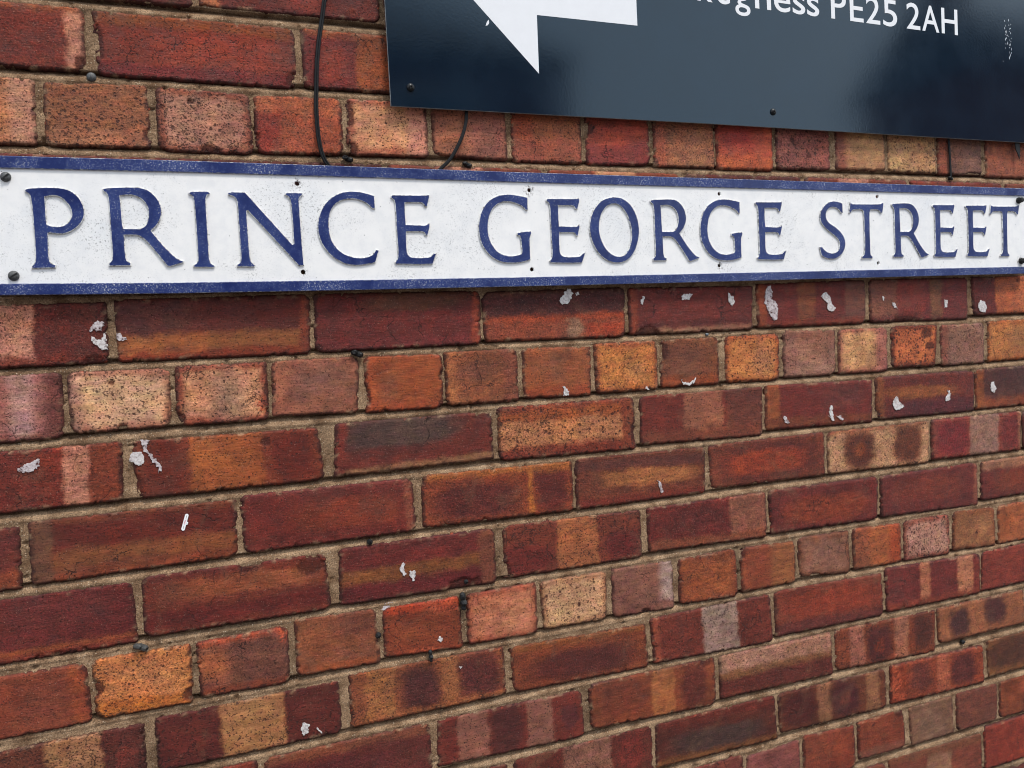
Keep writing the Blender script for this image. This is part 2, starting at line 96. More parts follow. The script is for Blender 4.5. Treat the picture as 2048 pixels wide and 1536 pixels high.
SPOTS=[[(888.8,-428.0),(894.1,-426.0),(897.5,-436.6),(895.7,-447.2),(904.6,-453.8),(908.1,-464.5),(906.1,-479.4),(899.4,-482.3),(893.1,-474.6),(887.1,-463.8),(884.9,-455.3),(879.7,-455.1),(884.0,-446.8),(883.1,-437.3)],[(995.5,-445.8),(1005.5,-438.4),(1014.8,-448.5),(1015.8,-457.3),(1023.9,-465.2),(1020.8,-471.7),(1011.1,-470.3),(1007.2,-463.6),(1008.9,-457.1),(999.4,-450.2)],[(1126.6,-449.5),(1130.1,-450.7),(1129.8,-458.6),(1126.9,-456.3)],[(1147.6,-461.4),(1153.6,-461.6),(1159.3,-470.9),(1151.8,-469.5)],[(1270.0,-460.6),(1276.4,-461.9),(1274.4,-473.6),(1268.9,-473.4)],[(1351.4,-467.8),(1358.2,-463.2),(1368.1,-467.1),(1372.1,-476.9),(1367.5,-485.1),(1357.4,-484.8),(1351.0,-477.4)],[(1007.1,-626.3),(1012.7,-626.7),(1010.9,-635.4),(1014.4,-651.2),(1008.8,-650.7),(1004.3,-637.1)],[(1019.0,-643.8),(1028.9,-643.5),(1034.2,-652.9),(1027.2,-650.1)],[(1145.5,-625.5),(1151.7,-621.3),(1157.4,-631.0),(1167.7,-639.8),(1155.3,-644.6),(1146.3,-643.9),(1142.1,-634.4)],[(1268.9,-618.1),(1276.9,-621.0),(1274.6,-637.4),(1263.4,-637.8),(1265.3,-629.6),(1271.9,-625.4)],[(1378.1,-613.6),(1385.0,-611.6),(1391.4,-624.2),(1386.0,-632.4),(1377.6,-628.1)],[(909.5,-636.0),(914.8,-636.4),(922.3,-647.8),(914.4,-646.1)],[(537.8,-421.4),(545.5,-428.9),(537.7,-443.3),(526.1,-444.0),(522.9,-438.7),(527.9,-432.6)],[(549.0,-429.0),(553.8,-427.4),(555.5,-430.8),(551.1,-432.8)],[(660.0,-436.3),(663.7,-437.5),(659.4,-448.2),(655.2,-447.0)],[(726.3,-438.2),(736.9,-435.2),(747.4,-435.5),(741.7,-443.1),(729.8,-444.9)],[(813.2,-435.0),(822.4,-443.2),(824.3,-450.1),(819.8,-456.8),(812.6,-448.6)],[(-79.0,-456.7),(-76.8,-450.3),(-72.1,-445.4),(-65.3,-444.7),(-61.8,-447.5),(-64.5,-450.8),(-65.8,-456.2),(-69.2,-456.8),(-74.0,-454.8)],[(-78.2,-462.8),(-74.6,-463.3),(-72.9,-465.4),(-67.5,-467.0),(-63.3,-459.7),(-61.8,-461.2),(-61.5,-478.3),(-66.4,-478.0),(-71.6,-473.7),(-75.7,-470.1)],[(-51.1,-458.9),(-47.1,-459.8),(-44.8,-462.6),(-39.1,-466.3),(-44.6,-468.8),(-49.7,-469.3),(-51.2,-465.1)],[(-163.0,-609.0),(-154.0,-602.1),(-140.1,-598.6),(-140.8,-607.4),(-151.4,-613.1),(-161.5,-611.1)],[(-45.1,-601.2),(-33.0,-601.3),(-30.9,-610.7),(-34.1,-617.5),(-41.4,-614.7),(-46.2,-609.2)],[(-33.8,-586.0),(-22.8,-588.0),(-29.0,-596.6),(-20.4,-607.7),(-11.8,-620.9),(-14.1,-626.8),(-24.2,-609.3),(-31.9,-598.4)],[(523.5,-561.2),(532.5,-569.2),(530.8,-575.3),(522.7,-574.7)],[(659.9,-569.3),(664.0,-576.0),(656.7,-574.2)],[(671.8,-713.1),(676.1,-716.2),(680.8,-729.7),(676.7,-734.4)],[(720.2,-563.0),(726.6,-568.7),(737.3,-570.2),(747.8,-563.5),(745.6,-569.9),(735.6,-573.7),(724.9,-571.9)],[(274.4,-779.6),(278.0,-780.8),(274.1,-784.5),(277.2,-794.8),(274.5,-798.1),(268.9,-787.4)],[(281.2,-790.5),(290.5,-793.2),(290.1,-799.3),(286.5,-807.4),(283.3,-798.2)],[(245.2,-831.5),(257.6,-829.9),(256.1,-835.7),(247.2,-839.8),(241.7,-838.2)],[(318.7,-887.1),(323.1,-890.4),(320.8,-895.7),(315.8,-892.2)],[(344.0,-934.1),(348.6,-934.9),(346.1,-937.3)],[(131.1,-965.4),(139.5,-968.4),(136.6,-980.1),(131.0,-983.3),(128.4,-973.8)],[(148.1,-976.6),(150.3,-977.1),(155.4,-984.8),(153.3,-984.3)]]
TEXTPOS=[('S', 741.7, 764.4), ('k', 769.7, 796.9), ('e', 804.1, 829.1), ('g', 838.3, 866.2), ('n', 875.3, 905.6), ('e', 911.7, 943.2), ('s', 947.6, 972.3), ('s', 976.2, 1000.3), ('P', 1024.7, 1055.7), ('E', 1063.8, 1092.1), ('2', 1097.8, 1127.8), ('5', 1134.3, 1165.0), ('2', 1186.1, 1216.4), ('A', 1221.0, 1260.0), ('H', 1265.8, 1303.4)]
N=None
ROWS={
0:[(N,N,(59,-74),N),(N,N,N,(67,-72)),],
1:[(N,(-61,-87),(-63,-158),N),((-50,-88),(176,-89),(174,-163),(-49,-161)),((185,-88),N,N,(186,-161)),],
2:[(N,(-116,-170),(-118,-244),N),((-107,-173),(1,-169),(2,-243),(-107,-244)),((12,-171),(116,-174),(117,-247),(10,-246)),((123,-175),(229,-172),(228,-243),(122,-245)),((236,-172),N,(342,-242),(235,-243)),(N,N,(455,-244),(350,-239)),(N,N,(571,-244),(464,-245)),(N,N,(684,-243),(579,-246)),(N,N,(799,-245),(692,-245)),(N,N,(909,-246),(803,-246)),(N,N,(1026,-241),(917,-242)),(N,N,(1143,-240),(1037,-240)),(N,N,(1260,-241),(1150,-241)),(N,N,(1371,-242),(1264,-242)),(N,N,N,(1380,-244)),],
5:[(N,(-60,-423),(-62,-493),N),((-51,-420),(174,-420),(170,-495),(-51,-493)),((181,-420),(404,-422),(401,-494),(178,-494)),((408,-424),(630,-423),(628,-495),(408,-492)),((637,-424),(861,-426),(857,-494),(637,-493)),((867,-423),(1093,-421),(1090,-494),(869,-492)),((1099,-421),(1328,-422),(1326,-496),(1100,-493)),((1337,-422),N,N,(1341,-490)),],
6:[(N,(-112,-502),(-114,-577),N),((-105,-502),(3,-504),(1,-573),(-105,-573)),((11,-502),(115,-503),(115,-575),(9,-573)),((123,-502),(231,-502),(227,-575),(120,-571)),((240,-503),(345,-505),(342,-577),(239,-576)),((349,-503),(454,-503),(453,-577),(349,-575)),((463,-503),(571,-506),(567,-577),(462,-574)),((576,-503),(681,-503),(679,-576),(577,-575)),((687,-502),(791,-503),(791,-576),(685,-574)),((805,-502),(909,-503),(906,-577),(803,-575)),((917,-498),(1024,-501),(1022,-576),(916,-574)),((1031,-501),(1138,-502),(1135,-577),(1028,-575)),((1145,-500),(1253,-502),(1246,-575),(1144,-572)),((1259,-504),(1366,-503),(1365,-576),(1259,-576)),((1375,-501),N,N,(1374,-575)),],
7:[(N,(-54,-587),(-58,-656),N),((-42,-588),(174,-590),(178,-657),(-42,-656)),((197,-587),(411,-588),(411,-654),(192,-656)),((421,-584),(636,-585),(638,-662),(421,-658)),((649,-584),(873,-585),(869,-663),(647,-657)),((878,-583),(1101,-589),(1098,-661),(876,-656)),((1107,-585),(1337,-588),(1335,-661),(1106,-658)),((1339,-587),N,N,(1341,-660)),],
8:[(N,(-166,-673),(-168,-744),N),((-156,-669),(69,-670),(66,-740),(-157,-742)),((75,-666),(292,-668),(296,-739),(75,-739)),((308,-666),(531,-669),(530,-741),(306,-737)),((536,-667),(759,-670),(757,-741),(537,-741)),((767,-668),(993,-668),(992,-740),(767,-738)),((1000,-669),(1227,-669),(1224,-743),(999,-739)),((1231,-668),(1455,-671),(1452,-742),(1230,-739)),((1459,-671),N,N,N),],
9:[(N,(-54,-754),(-53,-827),N),((-43,-750),(173,-752),(176,-825),(-44,-823)),((192,-750),(405,-750),(405,-827),(189,-823)),((420,-749),(639,-754),(640,-825),(419,-824)),((652,-753),(870,-753),(870,-826),(653,-820)),((877,-752),(1104,-754),(1101,-827),(879,-823)),((1111,-755),(1342,-753),(1339,-832),(1110,-825)),((1348,-754),N,N,(1348,-825)),],
10:[(N,(-110,-841),(-108,-912),N),((-103,-839),(5,-840),(3,-912),(-102,-910)),((12,-840),(120,-838),(119,-911),(13,-909)),((130,-832),(233,-835),(236,-908),(129,-905)),((244,-837),(350,-837),(351,-909),(242,-903)),((361,-837),(464,-836),(464,-909),(360,-907)),((472,-836),(578,-837),(576,-908),(474,-906)),((588,-836),(693,-838),(692,-912),(587,-908)),((703,-838),(808,-836),(810,-912),(702,-908)),((818,-837),(926,-840),(924,-908),(818,-908)),((932,-836),(1037,-838),(1039,-910),(932,-901)),((1046,-836),(1154,-840),(1154,-908),(1047,-907)),((1160,-838),(1268,-838),(1267,-911),(1160,-908)),((1276,-836),(1382,-840),(1382,-912),(1275,-906)),((1389,-839),N,N,(1389,-911)),],
11:[(N,(-54,-926),N,N),((-41,-923),(180,-921),(181,-990),(-40,-989)),((193,-915),(410,-919),(411,-987),(193,-987)),((421,-922),(639,-927),(643,-993),(423,-988)),((649,-921),(871,-919),(874,-997),(653,-990)),((881,-915),(1107,-921),(1109,-994),(881,-991)),((1114,-914),(1340,-920),(1338,-992),(1117,-991)),((1345,-918),N,N,(1342,-991)),],
12:[((81,-1001),(298,-1003),(298,-1072),N),((310,-1002),(528,-1005),(531,-1075),(307,-1067)),((541,-1000),(760,-1001),(760,-1076),(542,-1067)),((770,-1001),(993,-1003),(994,-1074),(770,-1070)),((1000,-1001),(1228,-1005),(1225,-1080),(1001,-1071)),((1232,-1004),N,N,(1234,-1068)),],
13:[(N,(407,-1086),N,N),((417,-1083),(643,-1083),(643,-1156),N),((650,-1083),(873,-1085),(876,-1158),(648,-1152)),((880,-1084),(1109,-1088),(1110,-1156),(882,-1151)),((1119,-1085),(1341,-1089),(1343,-1159),(1118,-1153)),((1352,-1083),N,N,(1354,-1153)),],
14:[(N,(807,-1167),N,N),((814,-1173),(920,-1169),(920,-1232),N),((927,-1164),(1036,-1171),(1037,-1244),N),((1043,-1168),(1147,-1165),(1150,-1236),(1044,-1233)),((1159,-1166),(1263,-1167),(1265,-1236),(1162,-1237)),((1272,-1165),(1378,-1166),(1375,-1237),(1273,-1236)),((1382,-1166),N,N,(1380,-1236)),],
15:[(N,(1101,-1250),N,N),((1109,-1247),(1333,-1251),N,N),((1340,-1243),N,N,N),],
}

# ------------------------------------------------------------------ helpers
def W(x, y, d=0.0):
    """wall millimetres -> world metres; d = how far it stands out of the wall"""
    return (x * 0.001, -d * 0.001, GZ + y * 0.001)


_P = np.random.RandomState(7).permutation(4096)


def pn(x, y, seed=0):
    x = np.asarray(x, float); y = np.asarray(y, float)
    xi = np.floor(x).astype(int); yi = np.floor(y).astype(int)
    xf = x - xi; yf = y - yi

    def g(ix, iy, dx, dy):
        h = _P[(_P[(ix + seed * 131) & 4095] + iy + seed * 17) & 4095]
        a = h * (2 * math.pi / 4096.0)
        return np.cos(a) * dx + np.sin(a) * dy
    u = xf * xf * xf * (xf * (xf * 6 - 15) + 10); v = yf * yf * yf * (yf * (yf * 6 - 15) + 10)
    n0 = g(xi, yi, xf, yf) * (1 - u) + g(xi + 1, yi, xf - 1, yf) * u
    n1 = g(xi, yi + 1, xf, yf - 1) * (1 - u) + g(xi + 1, yi + 1, xf - 1, yf - 1) * u
    return 1.5 * (n0 * (1 - v) + n1 * v)


def fbm(x, y, seed=0, o=3):
    s = 0; a = 1.0; t = 0
    for k in range(o):
        s = s + a * pn(x * 2 ** k, y * 2 ** k, seed + k * 5); t += a; a *= 0.55
    return s / t


def sst(a, b, x):
    t = np.clip((x - a) / (b - a), 0, 1)
    return t * t * (3 - 2 * t)


def lin(h):
    h = h.lstrip('#')
    c = np.array([int(h[i:i + 2], 16) for i in (0, 2, 4)]) / 255.0
    return np.where(c <= 0.04045, c / 12.92, ((c + 0.055) / 1.055) ** 2.4)


def empty(name, loc, label, cat, group=None):
    o = bpy.data.objects.new(name, None)
    o.empty_display_size = 0.05
    o.location = loc
    COL.objects.link(o)
    o['label'] = label; o['category'] = cat
    if group: o['group'] = group
    return o


def link(name, me, mat=None, parent=None, loc=None):
    o = bpy.data.objects.new(name, me)
    if loc is not None: o.location = loc
    COL.objects.link(o)
    if mat is not None and not me.materials: me.materials.append(mat)
    if parent is not None:
        o.parent = parent
        o.matrix_parent_inverse = Matrix.Translation(parent.location).inverted()
    return o


def tag(o, label, cat, group=None):
    o['label'] = label; o['category'] = cat
    if group: o['group'] = group
    return o


def mesh_np(name, co, faces, smooth=True):
    me = bpy.data.meshes.new(name)
    faces = np.asarray(faces)
    k = faces.shape[1]; n = len(faces)
    me.vertices.add(len(co)); me.vertices.foreach_set('co', np.ascontiguousarray(co, dtype=np.float32).ravel())
    me.loops.add(n * k); me.loops.foreach_set('vertex_index', faces.astype(np.int32).ravel())
    me.polygons.add(n); me.polygons.foreach_set('loop_start', np.arange(0, n * k, k, dtype=np.int32))
    if smooth: me.polygons.foreach_set('use_smooth', np.ones(n, dtype=bool))
    me.update(calc_edges=True)
    return me


def grid_faces(nx, ny):
    i = np.arange(nx - 1)[None, :]; j = np.arange(ny - 1)[:, None]
    a = (j * nx + i).ravel()
    return np.stack([a, a + 1, a + nx + 1, a + nx], 1)


def bm_mesh(bm, name, smooth=False):
    me = bpy.data.meshes.new(name)
    bmesh.ops.recalc_face_normals(bm, faces=bm.faces)
    bm.to_mesh(me); bm.free()
    if smooth:
        for p in me.polygons: p.use_smooth = True
    return me


def flat_mesh(loops, depth, thick, bevel=0.0, name='outline', res=1, grow=0.0):
    """2-D loops in wall mm -> a solid of that outline, its front at `depth` out of the wall (world coordinates)"""
    cu = bpy.data.curves.new('tmp', 'CURVE')
    cu.dimensions = '2D'; cu.fill_mode = 'BOTH'
    cu.extrude = thick / 2 - bevel; cu.bevel_depth = bevel; cu.bevel_resolution = res - 1
    cu.offset = grow - bevel
    for lp in loops:
        sp = cu.splines.new('POLY'); sp.points.add(len(lp) - 1)
        sp.points.foreach_set('co', [c for p in lp for c in (p[0], p[1], 0, 1)])
        sp.use_cyclic_u = True
    ob = bpy.data.objects.new('tmp', cu); COL.objects.link(ob)
    dg = bpy.context.evaluated_depsgraph_get()
    me = bpy.data.meshes.new_from_object(ob.evaluated_get(dg))
    bpy.data.objects.remove(ob); bpy.data.curves.remove(cu)
    n = len(me.vertices)
    c = np.empty(n * 3, np.float32); me.vertices.foreach_get('co', c); c = c.reshape(-1, 3)
    out = np.stack([c[:, 0] * .001, -(depth - thick / 2 + c[:, 2]) * .001, GZ + c[:, 1] * .001], 1)
    me.vertices.foreach_set('co', out.astype(np.float32).ravel())
    me.name = name
    bm = bmesh.new(); bm.from_mesh(me)
    bmesh.ops.remove_doubles(bm, verts=bm.verts, dist=1e-6)
    bmesh.ops.recalc_face_normals(bm, faces=bm.faces)
    bm.to_mesh(me); bm.free()
    me.materials.clear()
    me.update()
    return me


def face_mats(me, front, side, lim=0.9):
    me.materials.append(front); me.materials.append(side)
    for p in me.polygons:
        p.material_index = 0 if p.normal.y < -lim else 1
        p.use_smooth = False


def boxbm(bm, x0, x1, y0, y1, z0, z1):
    v = [bm.verts.new(c) for c in ((x0, y0, z0), (x1, y0, z0), (x1, y1, z0), (x0, y1, z0), (x0, y0, z1), (x1, y0, z1), (x1, y1, z1), (x0, y1, z1))]
    for f in ((0, 3, 2, 1), (4, 5, 6, 7), (0, 1, 5, 4), (1, 2, 6, 5), (2, 3, 7, 6), (3, 0, 4, 7)):
        bm.faces.new([v[i] for i in f])


# ------------------------------------------------------------------ material building
class NT:
    def __init__(s, name):
        s.m = bpy.data.materials.new(name); s.m.use_nodes = True
        s.t = s.m.node_tree; s.t.nodes.clear()
        s.out = s.t.nodes.new('ShaderNodeOutputMaterial')
        s.b = s.t.nodes.new('ShaderNodeBsdfPrincipled')
        s.t.links.new(s.b.outputs[0], s.out.inputs[0])
        s.pos = s.t.nodes.new('ShaderNodeNewGeometry').outputs['Position']

    def n(s, t, **kw):
        nd = s.t.nodes.new('ShaderNode' + t)
        for k, v in kw.items(): setattr(nd, k, v)
        return nd

    def set(s, inp, v):
        if hasattr(v, 'is_output') or isinstance(v, bpy.types.NodeSocket): s.t.links.new(v, inp)
        elif isinstance(v, (tuple, list)) and len(v) == 3 and inp.type == 'RGBA': inp.default_value = (*v, 1)
        else: inp.default_value = v

    def bs(s, **kw):
        for k, v in kw.items(): s.set(s.b.inputs[k.replace('_', ' ')], v)

    def noise(s, scale, detail=3, rough=0.55, vec=None, dist=0.0, out='Fac'):
        nd = s.n('TexNoise')
        s.set(nd.inputs['Vector'], vec if vec is not None else s.pos)
        nd.inputs['Scale'].default_value = scale; nd.inputs['Detail'].default_value = detail
        nd.inputs['Roughness'].default_value = rough; nd.inputs['Distortion'].default_value = dist
        return nd.outputs[out]

    def voro(s, scale, vec=None, feature='F1', out='Distance'):
        nd = s.n('TexVoronoi', feature=feature)
        s.set(nd.inputs['Vector'], vec if vec is not None else s.pos)
        nd.inputs['Scale'].default_value = scale
        return nd.outputs[out] if out != 'both' else (nd.outputs['Distance'], nd.outputs['Color'])

    def math(s, op, a, b=None, c=None, clamp=False):
        nd = s.n('Math', operation=op); nd.use_clamp = clamp
        s.set(nd.inputs[0], a)
        if b is not None: s.set(nd.inputs[1], b)
        if c is not None: s.set(nd.inputs[2], c)
        return nd.outputs[0]

    def rng(s, v, a, b, c=0.0, d=1.0, smooth=True):
        nd = s.n('MapRange'); nd.interpolation_type = 'SMOOTHSTEP' if smooth else 'LINEAR'
        for i, x in enumerate((v, a, b, c, d)): s.set(nd.inputs[i], x)
        return nd.outputs[0]

    def mix(s, f, a, b, mode='MIX'):
        nd = s.n('Mix', data_type='RGBA', blend_type=mode)
        s.set(nd.inputs['Factor'], f); s.set(nd.inputs['A'], a); s.set(nd.inputs['B'], b)
        return nd.outputs['Result']

    def scale(s, col, f):
        nd = s.n('VectorMath', operation='SCALE'); s.set(nd.inputs[0], col); s.set(nd.inputs['Scale'], f)
        return nd.outputs[0]

    def warp(s, scale, amt, detail=2):
        c = s.noise(scale, detail, out='Color')
        a = s.n('VectorMath', operation='SUBTRACT'); s.set(a.inputs[0], c); a.inputs[1].default_value = (.5, .5, .5)
        b = s.n('VectorMath', operation='SCALE'); s.set(b.inputs[0], a.outputs[0]); b.inputs['Scale'].default_value = amt
        d = s.n('VectorMath', operation='ADD'); s.set(d.inputs[0], s.pos); s.set(d.inputs[1], b.outputs[0])
        return d.outputs[0]

    def bump(s, h, strength, dist):
        nd = s.n('Bump'); s.set(nd.inputs['Height'], h); nd.inputs['Strength'].default_value = strength
        nd.inputs['Distance'].default_value = dist
        s.t.links.new(nd.outputs[0], s.b.inputs['Normal'])


# fired clay: colour and pit density come from each brick's own colour layer
k = NT('fired_clay')
at = k.n('VertexColor', layer_name='Col')
col, pit = at.outputs['Color'], at.outputs['Alpha']
grain = k.noise(420, 5, .68)
mott = k.noise(48, 5, .62, dist=.4)
streak = k.n('Mapping'); k.set(streak.inputs['Vector'], k.pos); streak.inputs['Scale'].default_value = (38, 90, 170)
stk = k.noise(1.0, 4, .6, vec=streak.outputs[0])
wv = k.warp(260, .0042, 3)
d1, c1 = k.voro(185, wv, out='both')
sep = k.n('SeparateColor'); k.set(sep.inputs[0], c1)
rad = k.math('MULTIPLY', k.math('POWER', sep.outputs[0], 2.2), k.math('MULTIPLY', pit, .55))
pits = k.math('SUBTRACT', 1.0, k.rng(d1, k.math('MULTIPLY', rad, .65), k.math('ADD', rad, .012)))
d2, c2 = k.voro(420, wv, out='both')
sep2 = k.n('SeparateColor'); k.set(sep2.inputs[0], c2)
rad2 = k.math('MULTIPLY', k.math('POWER', sep2.outputs[1], 2.0), k.math('MULTIPLY_ADD', pit, .55, .22))
pits2 = k.math('SUBTRACT', 1.0, k.rng(d2, k.math('MULTIPLY', rad2, .6), k.math('ADD', rad2, .02)))
pp = k.math('MAXIMUM', pits, k.math('MULTIPLY', pits2, .8))
oi = k.n('ObjectInfo').outputs['Random']
ra = k.math('FRACT', k.math('MULTIPLY', oi, 7.31)); rb = k.math('FRACT', k.math('MULTIPLY', oi, 23.7)); rc = k.math('FRACT', k.math('MULTIPLY', oi, 41.9))
cw = k.warp(55, .03, 4)
ed = k.voro(24, cw, 'DISTANCE_TO_EDGE')
crk = k.math('MULTIPLY', k.math('SUBTRACT', 1.0, k.rng(ed, .002, .014)), k.rng(k.noise(14, 2), .50, .58))
cw2 = k.warp(90, .016, 4)
ed2 = k.voro(60, cw2, 'DISTANCE_TO_EDGE')
crk2 = k.math('MULTIPLY', k.math('SUBTRACT', 1.0, k.rng(ed2, .004, .03)), k.rng(k.noise(23, 2), .53, .62))
crk = k.math('MAXIMUM', k.math('MULTIPLY', crk, k.rng(ra, .45, .85)), k.math('MULTIPLY', crk2, k.rng(rb, .68, .92)))
oi0 = k.n('ObjectInfo').outputs['Random']
gam = k.rng(k.math('FRACT', k.math('MULTIPLY', oi0, 13.7)), 0.0, 1.0, .38, 1.05, False)
gv = k.rng(grain, .3, .7, -.58, .55, False)
c = k.scale(col, k.math('MULTIPLY_ADD', gv, gam, 1.0))
c = k.scale(c, k.rng(mott, .3, .7, .72, 1.26, False))
c = k.scale(c, k.rng(stk, .3, .7, .80, 1.22, False))
dm = k.n('Mapping'); k.set(dm.inputs['Vector'], k.warp(30, .006)); dm.inputs['Scale'].default_value = (70, 200, 620)
drag = k.noise(1.0, 3, .6, vec=dm.outputs[0])
c = k.scale(c, k.rng(drag, .3, .7, .84, 1.16, False))
c = k.mix(k.math('MULTIPLY', k.rng(k.noise(18, 4, .65, dist=.8), .52, .72), .28), c, k.mix(rc, (.055, .030, .030), (.20, .10, .05)))
pale = k.rng(k.noise(620, 2, .6), .64, .72)
c = k.mix(k.math('MULTIPLY', pale, .30), c, (.52, .30, .22))
fleck = k.math('MULTIPLY', k.rng(k.noise(560, 3, .65), .615, .67), k.rng(k.noise(30, 3), .36, .6))
fleck = k.math('MULTIPLY', fleck, k.rng(k.math('ADD', rc, k.math('MULTIPLY', pit, .35)), .15, 1.0))
c = k.mix(k.math('MULTIPLY', fleck, .75), c, (.028, .010, .008))
c = k.mix(k.math('MULTIPLY', pp, .85), c, (.045, .014, .010))
c = k.mix(k.math('MULTIPLY', crk, .8), c, (.03, .011, .009))
k.bs(Base_Color=c, Roughness=k.rng(mott, .3, .7, .62, .9), Specular_IOR_Level=.32)
h = k.math('MULTIPLY_ADD', k.math('MULTIPLY', grain, gam), .38, k.math('MULTIPLY', mott, .6))
h = k.math('MULTIPLY_ADD', drag, .22, h)
h = k.math('SUBTRACT', h, k.math('MULTIPLY', pp, .55))
h = k.math('SUBTRACT', h, k.math('MULTIPLY', crk, .7))
h = k.math('SUBTRACT', h, k.math('MULTIPLY', fleck, .4))
k.bump(h, 1.0, .0022)
M_BRICK = k.m

k = NT('sand_mortar')
g1 = k.noise(620, 4, .75); g2 = k.noise(38, 5, .6); g3 = k.noise(1500, 2, .6)
c = k.mix(k.rng(g2, .3, .7), (.185, .102, .056), (.46, .298, .178))
c = k.scale(c, k.rng(g1, .3, .7, .22, 1.70, False))
c = k.mix(k.math('MULTIPLY', k.rng(k.noise(7, 5, .65), .48, .72), .6), c, (.105, .072, .045))
c = k.mix(k.math('MULTIPLY', k.rng(k.noise(55, 4, .7), .58, .70), .6), c, (.07, .045, .03))
dv, dc = k.voro(520, out='both')
sp = k.n('SeparateColor'); k.set(sp.inputs[0], dc)
gr = k.math('MULTIPLY', k.math('SUBTRACT', 1.0, k.rng(dv, .2, .42)), k.rng(sp.outputs[0], .84, .9))
c = k.mix(k.math('MULTIPLY', gr, .75), c, (.72, .58, .42))
gd = k.math('MULTIPLY', k.math('SUBTRACT', 1.0, k.rng(dv, .15, .4)), k.rng(sp.outputs[1], .86, .92))
c = k.mix(k.math('MULTIPLY', gd, .7), c, (.05, .03, .02))
k.bs(Base_Color=c, Roughness=.95, Specular_IOR_Level=.15)
k.bump(k.math('ADD', k.math('MULTIPLY', g1, 1.0), k.math('MULTIPLY', g3, .4)), 1.0, .0022)
M_MORTAR = k.m

# sign enamel: white
k = NT('white_enamel')
n1 = k.noise(560, 4, .75); n2 = k.noise(9, 5, .6); n3 = k.noise(60, 4, .65)
ff = k.math('MULTIPLY', k.rng(n1, .57, .625), k.rng(n2, .44, .66))
c = k.mix(k.rng(n3, .35, .75), (.87, .85, .835), (.79, .78, .78))
c = k.mix(k.math('MULTIPLY', k.rng(k.noise(4.5, 4, .6), .45, .75), .45), c, (.72, .745, .79))
c = k.mix(k.math('MULTIPLY', ff, .8), c, (.12, .11, .11))
for hx, hy, hr in ((166.2, -283.6, 9), (480.5, -286.1, 11), (790.6, -394.5, 8), (478.5, -395.2, 5), (1110, -285.4, 5), (1445, -396, 12), (166.6, -393.2, 5)):
    dn = k.n('VectorMath', operation='DISTANCE'); k.set(dn.inputs[0], k.warp(90, .008, 3)); dn.inputs[1].default_value = W(hx, hy, 13)
    c = k.mix(k.math('MULTIPLY', k.math('SUBTRACT', 1.0, k.rng(dn.outputs['Value'], hr * .00045, hr * .001)), k.rng(k.noise(420, 4, .8), .50, .60)), c, (.07, .045, .04))
sv, sc = k.voro(170, k.warp(400, .002), out='both')
sp = k.n('SeparateColor'); k.set(sp.inputs[0], sc)
big = k.math('MULTIPLY', k.math('SUBTRACT', 1.0, k.rng(sv, .05, .13)), k.rng(sp.outputs[0], .80, .84))
c = k.mix(k.math('MULTIPLY', big, .85), c, (.05, .05, .055))
scw = k.n('Mapping'); k.set(scw.inputs['Vector'], k.warp(6, .05)); scw.inputs['Rotation'].default_value = (0, math.radians(28), 0); scw.inputs['Scale'].default_value = (9, 9, 260)
scr = k.math('MULTIPLY', k.rng(k.noise(1.0, 2, .5, vec=scw.outputs[0]), .765, .80), k.rng(k.noise(11, 1), .52, .6))
c = k.mix(k.math('MULTIPLY', scr, .6), c, (.3, .3, .31))
k.bs(Base_Color=c, Roughness=.42, Specular_IOR_Level=.4)
k.bump(k.math('ADD', k.math('MULTIPLY', n3, .5), k.math('MULTIPLY', ff, -.5)), .35, .0006)
M_WHITE = k.m


def blue_paint(name, wear, lo):
    k = NT(name)
    n1 = k.noise(520, 4, .75); n2 = k.noise(26, 4, .65); n3 = k.noise(160, 4, .7)
    c = k.mix(k.rng(n2, .3, .7), (.0078, .0185, .100), (.0128, .033, .160))
    c = k.mix(k.math('MULTIPLY', k.rng(n3, .5, .78), .45), c, (.10, .13, .27))
    f = k.math('MULTIPLY', k.rng(n1, lo, lo + .05), k.rng(n2, .40, .66))
    c = k.mix(k.math('MULTIPLY', f, wear), c, (.46, .47, .50))
    f2 = k.math('MULTIPLY', k.rng(k.noise(300, 5, .8), .63, .68), k.rng(k.noise(17, 2), .5, .64))
    c = k.mix(k.math('MULTIPLY', f2, wear), c, (.55, .55, .52))
    k.bs(Base_Color=c, Roughness=k.rng(n2, .3, .7, .3, .5), Specular_IOR_Level=.45)
    k.bump(k.math('SUBTRACT', n3, f), .35, .0006)
    return k.m


M_BLUE = blue_paint('blue_enamel', .85, .585)
M_BAND = blue_paint('blue_border_enamel', .95, .555)

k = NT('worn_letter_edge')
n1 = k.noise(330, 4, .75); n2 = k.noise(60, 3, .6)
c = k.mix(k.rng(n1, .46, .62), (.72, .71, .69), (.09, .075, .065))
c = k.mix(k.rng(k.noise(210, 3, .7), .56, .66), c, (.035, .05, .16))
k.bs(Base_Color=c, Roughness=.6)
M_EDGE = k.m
k = NT('worn_border_edge')
n1 = k.noise(300, 4, .75)
c = k.mix(k.rng(n1, .47, .60), (.022, .036, .16), (.38, .39, .40))
c = k.mix(k.rng(k.noise(500, 3, .7), .60, .68), c, (.05, .04, .035))
k.bs(Base_Color=c, Roughness=.55)
M_BEDGE = k.m


def plain(name, col, rough=.6, metal=0.0, spec=.4, var=.25, scale=200, bump=.2):
    k = NT(name)
    n = k.noise(scale, 4, .7)
    k.bs(Base_Color=k.scale(k.mix(0.0, col, col), k.rng(n, .3, .7, 1 - var, 1 + var, False)), Roughness=rough, Metallic=metal, Specular_IOR_Level=spec)
    if bump: k.bump(n, bump, .0005)
    return k.m


